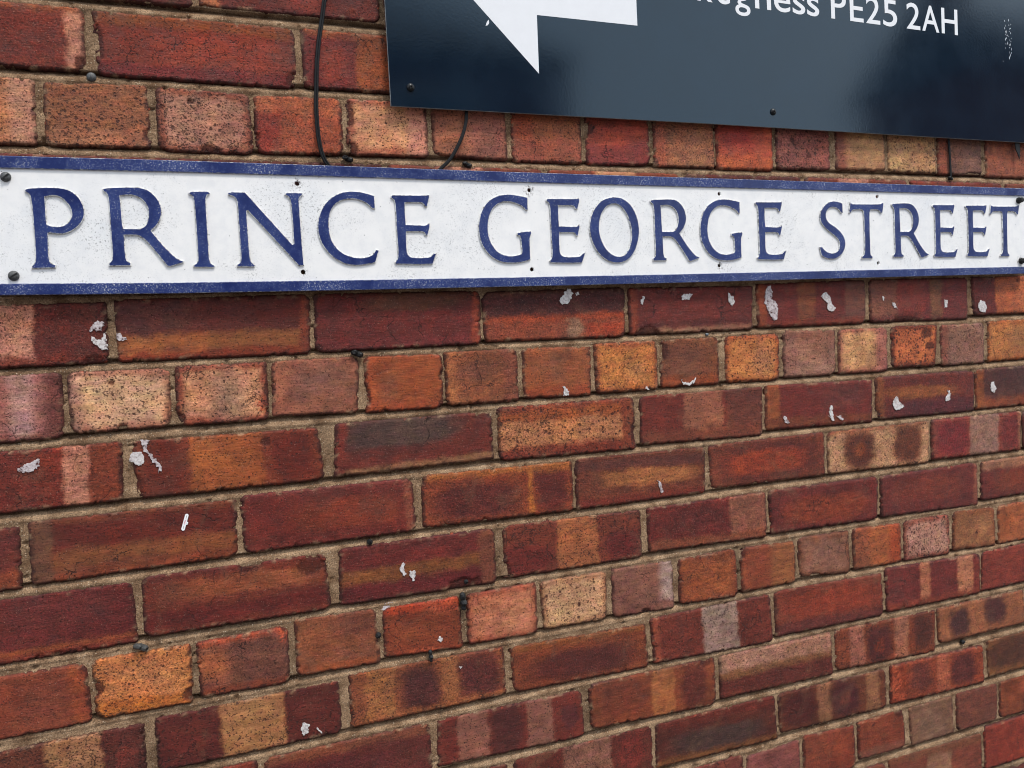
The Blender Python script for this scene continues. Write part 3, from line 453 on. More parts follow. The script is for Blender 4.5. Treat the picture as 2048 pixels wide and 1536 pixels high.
M_SCREW = plain('weathered_steel', (.085, .085, .085), .55, .4, var=.5, scale=500, bump=.6)
M_SLOT = plain('dark_slot', (.012, .012, .013), .9, var=.3)  # near-black fill for screw slots and the drilled hole
M_BLACK = plain('black_plastic', (.006, .006, .007), .3, spec=.3, var=.4, scale=300)
M_CABLE = plain('black_cable_sheath', (.007, .007, .008), .5, spec=.22, var=.3, scale=120)
M_PLUG = plain('weathered_black_plastic', (.012, .0115, .0115), .5, spec=.25, var=.6, scale=600, bump=.9)
M_GREY = plain('grey_metal', (.055, .053, .050), .6, .2, var=.5, scale=400, bump=.6)

# navy gloss panel
k = NT('navy_gloss_panel')
n1 = k.noise(230, 3, .5); n2 = k.noise(700, 2, .6); n3 = k.noise(14, 4, .6)
c = k.mix(k.rng(n3, .3, .7), (.0020, .0085, .019), (.0028, .011, .024))
sv, sc = k.voro(60, k.warp(160, .006), out='both')
sp = k.n('SeparateColor'); k.set(sp.inputs[0], sc)
fl = k.math('MULTIPLY', k.math('SUBTRACT', 1.0, k.rng(sv, .03, .10)), k.rng(sp.outputs[0], .88, .91))
c = k.mix(k.math('MULTIPLY', fl, .5), c, (.01, .01, .012))
k.bs(Base_Color=c, Roughness=k.rng(n3, .3, .7, .09, .12), Specular_IOR_Level=.56, Specular_Tint=(.74, .90, 1.0))
k.bump(k.math('ADD', n1, k.math('MULTIPLY', fl, -.6)), .05, .0005)
M_NAVY = k.m
M_PEDGE = plain('panel_edge', (.22, .23, .23), .5, .0, var=.5, scale=90)
M_VINYL = plain('white_vinyl', (.80, .80, .82), .45, var=.02, scale=60, bump=0)

k = NT('dried_glue')
n1 = k.noise(240, 4, .7); n2 = k.noise(900, 3, .7)
k.bs(Base_Color=k.mix(k.rng(n1, .35, .62), (.62, .56, .56), (.36, .27, .27)), Roughness=.45, Specular_IOR_Level=.4)
tr = k.n('BsdfTransparent'); ms = k.n('MixShader')
k.set(ms.inputs[0], k.rng(n1, .54, .60)); k.t.links.new(k.b.outputs[0], ms.inputs[1]); k.t.links.new(tr.outputs[0], ms.inputs[2])
k.t.links.new(ms.outputs[0], k.out.inputs[0])
k.bump(n2, .5, .0006)
M_GLUE = k.m
k = NT('white_filler')
n1 = k.noise(330, 5, .75); n2 = k.noise(900, 3, .7)
k.bs(Base_Color=k.mix(k.rng(n1, .4, .66), (.68, .64, .62), (.42, .34, .33)), Roughness=.5)
tr = k.n('BsdfTransparent'); ms = k.n('MixShader')
k.set(ms.inputs[0], k.rng(n1, .585, .62)); k.t.links.new(k.b.outputs[0], ms.inputs[1]); k.t.links.new(tr.outputs[0], ms.inputs[2])
k.t.links.new(ms.outputs[0], k.out.inputs[0])
k.bump(n2, .6, .0008)
M_GLUE2 = k.m

# ------------------------------------------------------------------ brick wall
wall = empty('brick_wall', W(650, -2095), 'weathered red and tan brick wall in garden bond with sandy mortar joints', 'brick wall')
PAL = dict(r='#7d3a2c', R='#9a4838', m='#6c332c', n='#5c2f29', d='#50312d', o='#a3623c', t='#b0835c', y='#b89668', p='#ab7c62', b='#85502f', g='#88634f')
SPEC = {
 0: ['r;h .75 1 m;o .5 .5 .4 .3 #84402f', '#7d3b2f;h .55 1 m;o .55 .3 .14 .6 R;v 0 .1 o;p .5'],
 1: ['r;o .8 .5 .11 .3 #944630;o .6 .5 .35 .4 #74352b;v .915 1 p;h 0 .07 #8f5530;c .98 .9 .03 .15', '#7c3a2d;h 0 .17 #824c28;o .62 .55 .36 .36 #8c4334;h .8 1 #7b3434;p .5;c .98 .88 .04 .14;c .02 .5 .02 .3', '#7d3833;o .17 .55 .09 .3 #934635;v .31 1 #96552f;h 0 .1 #9a5a35;p .5'],
 2: ['#a8744e;v .75 1 #b08466;p .5', '#8f6142;h .72 1 #a67350;p .8;c .97 .8 .06 .12', '#a67c62;e #8a4a35;p 1;c .55 .97 .13 .1;c .35 .2 .05 .05', '#a55a3c;v 0 .28 #984437;h 0 .3 #a8623e;p .45', '#b98860;e #9a5a42;v .75 1 #b98067;p .6;c .03 .25 .09 .25;c .06 .9 .08 .14', '#9c6c50;v .5 1 #956452;p .5', '#966142;v 0 .3 #9a5338;h .55 1 #985a44;p .55', '#9c4c3a;h .6 1 #8d4541;p .4;c .04 .3 .1 .13', '#97694a;v 0 .2 #a06048;p .5', '#a8543a;o .4 .3 .35 .3 #a0403a;h .75 1 #b0603a;p .5', '#94604e;v 0 1 #8c5a50;p 1;c .3 .35 .06 .06;c .6 .7 .06 .06', '#a07a56;v 0 .2 #85564a;o .6 .4 .35 .5 #aa8658;p .35', '#a8855a;p .8', '#85604e;v 0 .22 #9a5a42;o .8 .6 .3 .5 #7d6254;p .6;c .8 .97 .2 .08', '#955c42;p .5'],
 5: ['m;v 0 .66 #b07f66;h .85 1 #7d3a2c;p .5;c .93 .95 .05 .1', '#663029;h .58 .9 #94623a;h .86 1 #8a3f28;o .2 .3 .25 .3 #5c3230;v .95 1 #85452f', '#6e302c;o .6 .15 .35 .2 #6a4432;h .8 1 #763534;v .95 1 #9a4a32', '#542c2b;h .5 .66 #a04e2e;h .62 1 #94523a;o .62 .8 .07 .22 #8c7058;o .85 .85 .15 .15 #a04a30;h 0 .08 #5f3a2c', '#723530;h .74 .86 #5c2e2c;h .88 1 #8f6e56;v 0 .06 #8a4530;c .13 1 .1 .2', '#6f3532;v .36 .52 #7d5038;v .8 1 #735046;h .85 1 #843f2e;v 0 .08 #8a4a30', '#743836;v 0 .27 #7d5344;v .28 .55 #834038;v .6 .72 #77563f;h .9 1 #6a3330;c .33 1 .12 .18', '#6e322f;v .26 1 #a9643e;o .8 .5 .3 .4 #b06c44;p .6'],
 6: ['#94685e;v .84 1 #74443f;v .5 .72 #a5857a;h .9 1 #7c4c42;p .3', '#bd9873;e #a06850;v 0 .1 #a8826c;o .6 .4 .4 .3 #c29e74;p .7;c .5 .98 .06 .12;c .42 .2 .04 .05', '#b3845f;e #8a4032;o .55 .55 .18 .5 #90755e;p .7;f .95 .75 .1 .2;c .02 .9 .06 .14', '#8f6049;o .5 .45 .3 .3 #836254;v 0 .15 #9a644c;p .35', '#98552f;o .3 .55 .15 .35 #84543a;v 0 .12 #a85a34;h .85 1 #a0522f;p .25;c 0 .7 .07 .2;c 1 .4 .06 .12', '#8d5839;o .4 .4 .3 .18 #7c5340;v .8 1 #84503c;v 0 .14 #a0683f;p .35', '#935a38;o .5 .4 .12 .3 #7e5640;h .8 1 #9a5030;p .3', '#b5783f;e #9a5834;o .65 .6 .2 .25 #aa7848;p .7', '#7f5136;o .4 .5 .4 .4 #7a5040;h .8 1 #94502f;p .45;c .05 .25 .11 .2', '#b87842;e #a05530;o .7 .5 .2 .4 #a87850;p .8', '#8f6c5a;o .6 .7 .4 .35 #9c7a64;h 0 .2 #8c6450;p .55', '#bd9060;e #95584a;v .75 1 #a0685a;p .6', '#b2683e;e #6a2c20;p 1.2;c .8 .2 .15 .12;c .85 .5 .1 .1', '#8a6c5a;v 0 .15 #905a48;p .7', '#ad7542;e #a0602f;o .75 .5 .25 .3 #957048;p .5'],
 7: ['#7b3427;v .715 .845 #ab795f;v .845 1 #85442c;v 0 .6 #74332a;p .5', '#80402a;v .285 .675 #98592f;o .15 .5 .13 .55 #6b2c1f;o .84 .5 .13 .55 #702f22;p .5;c .7 .2 .035 .1;c 0 .85 .05 .3', '#6a332b;o .4 .25 .42 .32 #523f3b;h .86 1 #8c6a48;v 0 .06 #80382c;h .7 .84 #75362c;c .95 .04 .07 .16', '#8a4530;h .27 .76 #ad7a50;h .1 .3 #985830;h .86 1 #7d3828;v .9 1 #85452f;p 1;c 1 .7 .05 .25', '#77352b;v .34 .66 #8f5f48;v .68 1 #6e4035;h .75 1 #7d4533;p .5', '#74342f;v 0 .12 #8f5634;o .72 .35 .22 .3 #6d3a36;h .75 .95 #7a4630;p .3', '#70362f;v 0 .08 #85502f;o .45 .42 .38 .16 #8f5a34;o .6 .8 .5 .2 #603036;p .4;c .02 .9 .03 .15', '#5c3a38;h .75 1 #8a4c30;v 0 .1 #85502f;o .5 .3 .4 .3 #503436'],
 8: ['#70382f;h .7 1 #85482e;h .1 .4 #6a332f', '#7a4630;h .08 .5 #672a23;h .55 .8 #845534;h .88 1 #8a4a30;v 0 .1 #6f4f3c;p .35', '#75322a;o .6 .5 .36 .3 #86402c;h 0 .12 #7a3a34;v .94 1 #8c523e', '#8a482e;o .34 .6 .3 .38 #67302a;o .85 .5 .12 .5 #6b3029;h 0 .14 #9a6230;v .69 .72 #a86a30;p .35', '#75412f;o .55 .5 .42 .2 #a06c40;h .1 .3 #6b4038;h .84 1 #7a352a;p .45', '#7a4230;o .5 .5 .45 .45 #67342e;o .48 .52 .38 .3 #96452c;p .5', '#b08a62;o .3 .5 .155 .52 #6d4030;o .3 .5 .06 .15 #8a4e30;o .775 .5 .155 .5 #754632;h 0 .08 #8f5a3c;p .7', '#8a463a;o .22 .5 .19 .5 #7c3236;v .41 .73 #8e7362;o .88 .5 .12 .45 #7a3432;v .96 1 #94664c;p .5', '#6e3430;c .5 .9 .2 .2'],
 9: ['#672b29;h .82 1 #8f5230;h .9 1 #7a3429;o .6 .3 .3 .25 #6e3330', '#74382a;o .55 .33 .45 .18 #8a5236;h .62 .9 #662622;h 0 .08 #6a302c;c .92 .18 .08 .2;c .58 .02 .08 .14', '#6c302c;h .42 .66 #83562f;h .18 .36 #74302b;h .72 .9 #682628;v .9 1 #7a4b38;p .4;c .78 1 .14 .2', '#7b4030;v .37 .67 #9c6640;o .86 .68 .14 .32 #6d2c2a;o .15 .7 .2 .3 #73302a;p .65;c .02 .85 .03 .2', '#702e2a;v .68 1 #8a5c48;h .78 1 #8a5238;o .35 .4 .3 .3 #67302c;p .4', '#6f322e;o .5 .58 .42 .34 #88422c;p .3', '#6d332f;o .45 .45 .42 .32 #7a3c30;v .95 1 #855040', '#733530;h 0 .24 #8f6e54;o .5 .6 .4 .3 #7d4030'],
 10: ['#8a4a33;v .82 .93 #96522f;o .55 .5 .3 .4 #7d4635;p .3', '#b3733f;o .5 .45 .4 .4 #b87c4c;h .75 1 #a8672c;p .65;c .03 .5 .07 .16;c .96 .85 .08 .13', '#7a5142;o .12 .45 .2 .3 #a0643f;h .85 1 #85452f;h 0 .08 #a04e2e;p .4;f .5 .02 .5 .1;f .95 .12 .09 .18', '#8a5639;o .75 .2 .3 .25 #76483a;o .7 .75 .3 .2 #7c5340;h .85 1 #95532f;p .25', '#82432b;h 0 .12 #b04a2a;h .9 1 #8f452c;p .5;f .75 .06 .32 .18;f .93 .12 .15 .2;f .5 .95 .25 .08', '#a86e50;e #94503a;o .7 .6 .3 .3 #b37a58;p .4', '#ba946a;e #9c7250;p .7;s .56 .6 3.4;s .08 .33 2;s .33 .22 1.6;s .54 .24 1.7;s .55 .88 1.6;s .8 .95 1.8', '#856050;v .78 1 #9a8678;h .8 1 #80584a;p .35;c .52 1 .08 .13', '#8f5432;e #84482f;p .4', '#8c4d34;v .55 1 #8f5f3a;p .45;c .03 .1 .08 .14', '#87644f;o .4 .5 .4 .4 #8c6a58;e #7c5038;p .35;c .3 1 .12 .1', '#a06038;v 0 .32 #8f563a;v .75 1 #a5522f;p .55', '#a8826c;e #8c4a3a;p 1', '#946a46;e #85502f;p .5;s .55 .6 3.4', '#9f623c;p .5'],
 11: ['#95704a;v .79 1 #5f2b27;v 0 .52 #6a3a2c;v .64 .78 #9a7550;o .9 .6 .06 .3 #7d3a30;p .7', '#5f2a25;v .335 .685 #9c744a;o .16 .5 .1 .3 #6a3028;o .84 .5 .1 .3 #66302a;p .65', '#8c5638;v .1 .28 #9a6a3f;o .44 .55 .13 .5 #58302f;v .58 .69 #96663f;o .83 .5 .16 .5 #663430;h .88 1 #96603a;p .5', '#84492f;o .5 .6 .42 .34 #5f302b;h 0 .14 #85552f;p .4', '#74372b;v .41 .71 #928070;v 0 .07 #8c4a35;p .6', '#83402f;o .5 .4 .42 .3 #96462f;h .76 1 #683631;p .4', '#743430;v .35 .45 #a5704f;v .75 .92 #a57455;v .95 1 #7d3a30;h .85 1 #84402f;p .5', '#843d31;v .6 1 #8a5640;p .45'],
 12: ['#66302b;h 0 .18 #80503a;o .5 .5 .3 .2 #602c2c', '#74352c;v .13 .34 #886050;v .6 .78 #886050;o .46 .5 .12 .6 #552c2a;o .9 .5 .06 .3 #5f3030;p .5', '#80482f;o .25 .45 .2 .45 #74402f;v .48 .66 #95643c;o .82 .5 .12 .5 #65322a;p .4;c .93 .05 .05 .12', '#643029;h 0 .48 #a07c64;h .4 .56 #7d5a3a;h .9 1 #733a2c;p .55', '#84482f;v .14 .28 #966450;o .43 .55 .14 .48 #582c2a;o .43 .55 .05 .2 #7d3a2a;v .58 .72 #946850;o .87 .45 .11 .45 #5c342a;p .6', '#916040;o .24 .5 .13 .42 #503030;o .65 .4 .14 .42 #54302f;p .45'],
 13: ['#70372c', '#6b3229;v .35 .69 #84604f;o .84 .5 .1 .35 #7d352d;p .5', '#5a2d24;o .5 .62 .42 .28 #4d3a36;h 0 .2 #6d3026;h .86 1 #7d5530;p .3', '#6e3f2b;o .18 .5 .17 .46 #552622;v .35 .47 #8c6648;o .6 .5 .14 .48 #502629;o .6 .5 .05 .2 #70352c;v .8 .93 #8c6646;p .45', '#8f482f;v 0 .16 #914428;o .32 .45 .12 .4 #6f3a30;v .48 .62 #9a5a40;o .77 .48 .15 .44 #61302c;p .5;f .05 .45 .07 .5;f .1 .85 .08 .12', '#7d5632;o .3 .45 .34 .45 #5a3a2c;p .4'],
 14: ['#7d463c', '#85524c;h .75 1 #957060', '#80422f;o .5 .3 .4 .3 #8a4c36', '#85452f;h .75 1 #80503f;c .9 .08 .12 .12', '#7a5f4a;o .5 .6 .35 .35 #806a55', '#78483a;h .5 1 #704538', '#80482f;o .7 .3 .2 .2 #a05a40'],
 15: ['#7d4632', '#7d4636;v .4 .66 #84664f;h 0 .2 #7a5038', '#8a3d2e;p .4'],
}
GEN = ["r;o .5 .5 .4 .3 R", "m;h .7 1 #85502f", "#7d4030;v .3 .6 p;o .85 .5 .12 .4 n", "#8a4a33;v .35 .65 t;o .15 .5 .14 .4 n;o .85 .5 .14 .4 n", "m;o .5 .5 .4 .3 r", "n;h .5 .75 b"]
GENH = ["#a0683f;p .6", "#8f5a40;p .4", "#b08a60;p .8", "#8a6450;p .5", "#9a5034;p .4", "#7d4a38"]


def brick_color(spec, u, v, x, y, e, seed, hd, bw, bh):
    toks = spec.split(';')
    g = lambda s: lin(PAL.get(s, s))
    n = len(u)
    c = np.tile(g(toks[0]), (n, 1))
    pit = .32
    wob = fbm(x / 22, y / 22, seed, 3); wob2 = fbm(x / 30, y / 12, seed + 40, 3)
    fine = fbm(x / 3.2, y / 3.2, seed + 71, 3)
    uu = u + .026 * wob + .014 * fine; vv = v + .05 * fine + .09 * wob2 + .05 * (u - .5) * math.sin(seed)
    oval = []
    rare = []
    for t in toks[1:]:
        q = t.split()
        if q[0] in 'scf': rare.append(q); continue
        if q[0] == 'p': pit = float(q[1]); continue
        col = g(q[-1])
        if q[0] == 'v':
            a, b = float(q[1]), float(q[2]); s = .016 if not hd else .075
            f = (sst(a - s, a + s, uu) if a > 0 else 1) * (1 - sst(b - s, b + s, uu) if b < 1 else 1) * .95
        elif q[0] == 'h':
            a, b = float(q[1]), float(q[2]); s = .07
            f = (sst(a - s, a + s, vv) if a > 0 else 1) * (1 - sst(b - s, b + s, vv) if b < 1 else 1) * .92
        elif q[0] == 'e':
            f = (1 - sst(3, 12, e + 7 * wob)) * .8
        else:
            a, b, ru, rv = map(float, q[1:5])
            d = ((np.abs(uu + .035 * wob2 - a) / ru) ** 3.2 + (np.abs(vv - b) / rv) ** 3.2) ** (1 / 3.2)
            f = 1 - sst(.62, 1.16, d) if not hd else .85 * (1 - sst(.2, 1.5, d))
        c = c * (1 - np.asarray(f)[..., None] * np.ones((n, 1))) + col * (np.asarray(f)[..., None] * np.ones((n, 1)))
    # broad firing variation
    c = c * (1 + .22 * fbm(x / 35, y / 18, seed + 9, 4))[:, None]
    for q in rare:
        if q[0] == 's':
            a, b, r_ = map(float, q[1:4])
            f = 1 - sst(r_ * .75, r_ * 1.15, np.hypot((u - a) * bw, (v - b) * bh) + 1.2 * fine)
            c = c * (1 - f[:, None]) + lin('#4a2420') * f[:, None]
        elif q[0] == 'f':
            a, b, ru, rv = map(float, q[1:5])
            f = (1 - sst(.5, 1.1, np.hypot((u - a) / ru, (v - b) / rv) + .35 * wob)) * sst(-.12, .1, fine)
            c = c * (1 - f[:, None] * .9) + np.array([.46, .105, .045]) * f[:, None] * .9
        elif q[0] == 'c':
            a, b, ru, rv = map(float, q[1:5])
            f = 1 - sst(.75, 1.0, np.hypot((u - a) / ru, (v - b) / rv) + .45 * wob + .3 * fine)
            c = c * (1 - f[:, None] * .8) + lin('#4c2018') * f[:, None] * .8
    # random kiln smudges
    rk = np.random.RandomState(seed + 500)
    for _ in range(5):
        a, b = rk.uniform(0, 1, 2); ru = rk.uniform(.08, .4); rv = rk.uniform(.12, .5)
        d = np.hypot((uu + .10 * wob - a) / ru, (vv + .2 * wob2 - b) / rv)
        f = (1 - sst(.3, 1.2, d)) * rk.uniform(.1, .42)
        tc = [c * .55, c * np.array([1.35, 1.5, 1.3]), c * np.array([.86, .68, .74]), c * np.array([1.3, 1.05, .75])][rk.randint(4)]
        c = c + (tc - c) * f[:, None]
    c = c * (1 + np.stack([.10 * fbm(x / 8, y / 5, seed + 301, 3), .22 * fbm(x / 16, y / 9, seed + 311, 4), .22 * fbm(x / 16, y / 9, seed + 321, 4)], 1))
    # eye-read colours -> albedo under this light
    lu = c @ np.array([.2126, .7152, .0722])
    c = c * np.stack([np.interp(lu, [.03, .06, .1, .17, .3, .42], [.76, .76, .80, .98, 1.10, 1.12]),
                      np.interp(lu, [.03, .1, .2, .3, .42], [.58, .60, .80, .93, .98]),
                      np.interp(lu, [.03, .1, .2, .3, .42], [.52, .56, .80, .98, 1.05])], 1)
    c = np.clip(c, .004, .8)
    # dark arris: chipped edge plus painted-in shade, wider along the bottom than the top
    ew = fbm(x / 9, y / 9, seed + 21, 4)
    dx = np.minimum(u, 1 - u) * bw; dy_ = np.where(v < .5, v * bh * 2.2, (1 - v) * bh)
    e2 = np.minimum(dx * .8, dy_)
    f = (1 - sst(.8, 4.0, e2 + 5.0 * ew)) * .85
    chip_shade = lin('#351712')
    c = c * (1 - f[:, None]) + chip_shade * f[:, None]
    # freshly broken orange flecks
    f2 = (1 - sst(.5, 5.0, e)) * sst(.42, .56, fbm(x / 14, y / 8, seed + 77, 3)) * .8
    c = c * (1 - f2[:, None]) + lin('#a8482c') * f2[:, None]
    # cement film dragged over the edge when the joints were pointed
    f3 = (1 - sst(.0, 7.0, e + 2.5 * fine)) * sst(.16, .40, fbm(x / 19, y / 11, seed + 91, 3)) * .72
    c = c * (1 - f3[:, None]) + np.array([.30, .185, .105]) * f3[:, None]
    return c, pit


BRICKS = []


def brick(q, spec, seed, res, chip=1.0):
    """q: TL,TR,BR,BL in wall mm"""
    q = np.array(q, float)
    w = (q[1, 0] - q[0, 0] + q[2, 0] - q[3, 0]) / 2; h = (q[0, 1] - q[3, 1] + q[1, 1] - q[2, 1]) / 2
    rs = np.random.RandomState(seed)
    nx = max(6, int(w / res) + 1); ny = max(5, int(h / res) + 1)
    # finer spacing at the arrises
    def par(n):
        t = np.linspace(0, 1, n); return t
    S, T = np.meshgrid(par(nx), par(ny))
    S = S.ravel(); T = T.ravel()
    X = (S - .5) * w; Y = (.5 - T) * h
    dx = np.minimum(S, 1 - S) * w; dy = np.minimum(T, 1 - T) * h
    e = np.minimum(dx, dy)
    # rounded corners, ring by ring
    r0 = rs.uniform(2.5, 12, 4)
    ci = (X > 0).astype(int) + 2 * (Y > 0)
    rr = np.maximum(r0[ci] - e * .8, 0.01)
    a = w / 2 - e - rr; b = h / 2 - e - rr
    qx = np.abs(X) - a; qy = np.abs(Y) - b
    m = (qx > 0) & (qy > 0)
    mxq = np.maximum(qx, qy); L = np.hypot(qx, qy) + 1e-9
    X2 = np.where(m, np.sign(X) * (a + qx / L * mxq), X); Y2 = np.where(m, np.sign(Y) * (b + qy / L * mxq), Y)
    cxm, cym = q[:, 0].mean(), q[:, 1].mean()
    # bilinear skew of the measured quad
    u = X2 / w + .5; v = .5 - Y2 / h
    PX = (q[0, 0] * (1 - u) + q[1, 0] * u) * (1 - v) + (q[3, 0] * (1 - u) + q[2, 0] * u) * v
    PY = (q[0, 1] * (1 - u) + q[1, 1] * u) * (1 - v) + (q[3, 1] * (1 - u) + q[2, 1] * u) * v
    # ragged outline
    wx = np.exp(-dx / 5.0); wy = np.exp(-dy / 5.0)
    A = lambda t, k: (1.0 * fbm(t / 16, k * 7.3 + 0 * t, seed + k, 4) + 1.35 * fbm(t / 3.5, k * 5.3 + 0 * t, seed + k + 60, 3) - (1.5 if k < 3 else .8) + chip * 11 * np.maximum(0, fbm(t / 11, k * 3.1 + .5 + 0 * t, seed + 30 + k, 4) - .24))
    lx = np.where(X < 0, A(PY, 1), A(PY, 2)); ly = np.where(Y > 0, A(PX, 3), A(PX, 4))
    PX = PX - np.sign(X) * wx * lx; PY = PY - np.sign(Y) * wy * ly
    # relief
    rad = 2.4
    t = np.clip(e / rad, 0, 1)
    z = -rad * (1 - np.sqrt(np.maximum(0, 1 - (1 - t) ** 2)))
    off = float(np.clip(rs.normal(.4, .5), -.1, 1.3)); tx, ty = np.clip(rs.normal(0, .28, 2), -.4, .4)
    z = z + off + tx * X / w * 2 + ty * Y / h * 2
    z = z + .40 * fbm(PX / 26, PY / 20, seed + 3, 3) + .16 * fbm(PX / 5, PY / 5, seed + 5, 2)
    ch = fbm(PX / 13, PY / 10, seed + 50, 4)
    cm = sst(.22, .34, ch - e / 34) * np.exp(-e / 9)
    z = z - chip * 3.2 * cm
    spall = sst(.50, .53, fbm(PX / 24, PY / 15, seed + 61, 4)) * .55 * chip
    z = z - spall
    for tk in spec.split(';')[1:]:
        qk = tk.split()
        if qk[0] == 'c':
            a_, b_, ru_, rv_ = map(float, qk[1:5])
            fk = 1 - sst(.7, 1.0, np.hypot((S - a_) / ru_, (T - b_) / rv_) + .45 * fbm(PX / 22, PY / 22, seed, 3) + .3 * fbm(PX / 3.2, PY / 3.2, seed + 71, 3))
            z = z - fk * (2.4 + 1.2 * fbm(PX / 4, PY / 4, seed + 8, 2))
    z = np.where(e > 4.5, np.maximum(z, -.5), z)
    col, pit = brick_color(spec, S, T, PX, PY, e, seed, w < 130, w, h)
    col = col * (1 - .35 * (cm + .6 * spall)[:, None])
    if res > 5: pit *= .5
    co = np.stack([PX * .001, -z * .001, PY * .001], 1)
    # skirt down into the joint
    idx = np.arange(nx * ny).reshape(ny, nx)
    ring = np.concatenate([idx[0, :-1], idx[:-1, -1], idx[-1, :0:-1], idx[:0:-1, 0]])
    sk = co[ring].copy(); sk[:, 1] = .014
    rn = len(ring); base = nx * ny
    nxt = np.roll(np.arange(rn), -1)
    f2 = np.stack([ring, ring[nxt], base + nxt, base + np.arange(rn)], 1)
    F = np.concatenate([grid_faces(nx, ny), f2[:, ::-1]])
    F = F[:, ::-1]
    co = np.concatenate([co, sk])
    col = np.concatenate([col, col[ring] * .8])
    ctr = np.array([cxm * .001, 0, cym * .001])
    me = mesh_np('brick', co - ctr, F)
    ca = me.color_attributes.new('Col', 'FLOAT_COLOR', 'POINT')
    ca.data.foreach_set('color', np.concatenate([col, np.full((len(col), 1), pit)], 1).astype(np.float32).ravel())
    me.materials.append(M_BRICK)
    link('brick', me, None, wall, (ctr[0], 0, GZ + ctr[2]))
    BRICKS.append((q[:, 0].min(), q[:, 0].max(), q[:, 1].min(), q[:, 1].max(), off, tx, ty, cxm, cym, w, h))


def face_z(x, y):
    for b in BRICKS:
        if b[0] <= x <= b[1] and b[2] <= y <= b[3]:
            return b[4] + b[5] * (x - b[7]) / b[9] * 2 + b[6] * (y - b[8]) / b[10] * 2
    return -2.5


PITCH_Y, MOD = 83.0, 114.15
HEADS = {-2, 2, 6, 10, 14, 18}
XL, XR = -520, 1800


def top(r): return -r * PITCH_Y - 5.0 + (0 if r < 13 else -1)


for r in range(-3, 19):
    head = r in HEADS
    wd = MOD if head else 2 * MOD
    yt, yb = top(r), top(r) - 73
    done = []
    if r in ROWS:
        for i, cs in enumerate(ROWS[r]):
            xs = [c[0] for c in (cs[0], cs[3]) if c]; xe = [c[0] for c in (cs[1], cs[2]) if c]
            x0 = sum(xs) / len(xs) if xs else None; x1 = sum(xe) / len(xe) if xe else None
            if x0 is None: x0 = (ROWS[r][i - 1][1] or ROWS[r][i - 1][2])[0] + 9 if i else x1 - wd + 9
            if x1 is None:
                nb = ROWS[r][i + 1] if i + 1 < len(ROWS[r]) else None
                nx_ = (nb[0] or nb[3])[0] if nb and (nb[0] or nb[3]) else None
                x1 = nx_ - 9 if nx_ else x0 + wd - 9
            TL = cs[0] or (x0, yt if not cs[1] else cs[1][1]); TR = cs[1] or (x1, TL[1])
            BL = cs[3] or (x0, yb if not cs[2] else cs[2][1]); BR = cs[2] or (x1, BL[1])
            done.append((TL, TR, BR, BL, SPEC[r][i]))
        x = max(d[1][0] for d in done) + 9; xl = min(d[0][0] for d in done) - 9
    else:
        x = xl = {3: 58, 4: -56}.get(r, -54 + (MOD if r % 2 else 0) + (30 if head else 0))
    rs = random.Random(r * 77 + 5)
    gp = GENH if head else GEN
    while x < XR:
        done.append(((x, yt), (x + wd - 9, yt), (x + wd - 9, yb), (x, yb), rs.choice(gp))); x += wd
    while xl > XL:
        done.append(((xl - wd + 9, yt), (xl, yt), (xl, yb), (xl - wd + 9, yb), rs.choice(gp))); xl -= wd
    for j, d in enumerate(sorted(done, key=lambda d: d[0][0])):
        xm = (d[0][0] + d[1][0]) / 2
        vis = (r in ROWS or r == 3) and -330 < xm < 1560
        hid = (r == 4) or (r < 2 and xm > 420)
        res = (1.8 if xm < 300 else 2.2 if xm < 800 else 2.8) if vis and not hid else 9.0
        brick(d[:4], d[4], (r + 5) * 41 + j * 7 + 3, res, 1.0 if vis else .5)

# bricks beyond the part of the wall the photograph shows: one joined part
rs = np.random.RandomState(3)
V = []; F = []; CC = []
gcol = [lin(PAL[c]) for c in 'rRmnobtp']
for r in range(-30, 25):
    head = r % 4 == 2
    wd = MOD if head else 2 * MOD
    yt, yb = top(r), top(r) - 73
    if GZ * 1000 + yb < 2: continue
    x = -3200 + (0 if head else (MOD if r % 2 else 0))
    while x < 4300:
        x0, x1 = x, x + wd - 9
        x += wd
        if -3 <= r < 19:
            if x1 > XL - 2 * MOD and x0 < XR + 2 * MOD:
                # keep clear of the singly built bricks
                inside = [b for b in BRICKS if b[2] < yb + 36 < b[3]]
                lo = min(b[0] for b in inside) - 9; hi = max(b[1] for b in inside) + 9
                if x0 < lo < x1: x1 = lo
                elif x0 < hi < x1: x0 = hi
                elif x0 >= lo and x1 <= hi: continue
                if x1 - x0 < 30: continue
        b = len(V); d = rs.normal(0, .6); i = 2.5
        for (px_, py_, dd) in ((x0, yt, -14), (x1, yt, -14), (x1, yb, -14), (x0, yb, -14), (x0, yt, d - 2), (x1, yt, d - 2), (x1, yb, d - 2), (x0, yb, d - 2), (x0 + i, yt - i, d), (x1 - i, yt - i, d), (x1 - i, yb + i, d), (x0 + i, yb + i, d)):
            V.append(W(px_, py_, dd))
        for a, c_ in ((0, 4), (4, 8)):
            for m_ in range(4):
                n_ = (m_ + 1) % 4
                F.append((b + a + m_, b + c_ + m_, b + c_ + n_, b + a + n_))
        F.append((b + 8, b + 11, b + 10, b + 9))
        cc = gcol[rs.randint(len(gcol))] * rs.uniform(.8, 1.15)
        CC += [(*cc, .3)] * 12
me = mesh_np('brick', np.array(V), np.array(F), smooth=False)
ca = me.color_attributes.new('Col', 'FLOAT_COLOR', 'POINT')
ca.data.foreach_set('color', np.array(CC, np.float32).ravel())
me.materials.append(M_BRICK)
o = link('brick', me, None, wall); o['kind'] = 'stuff'

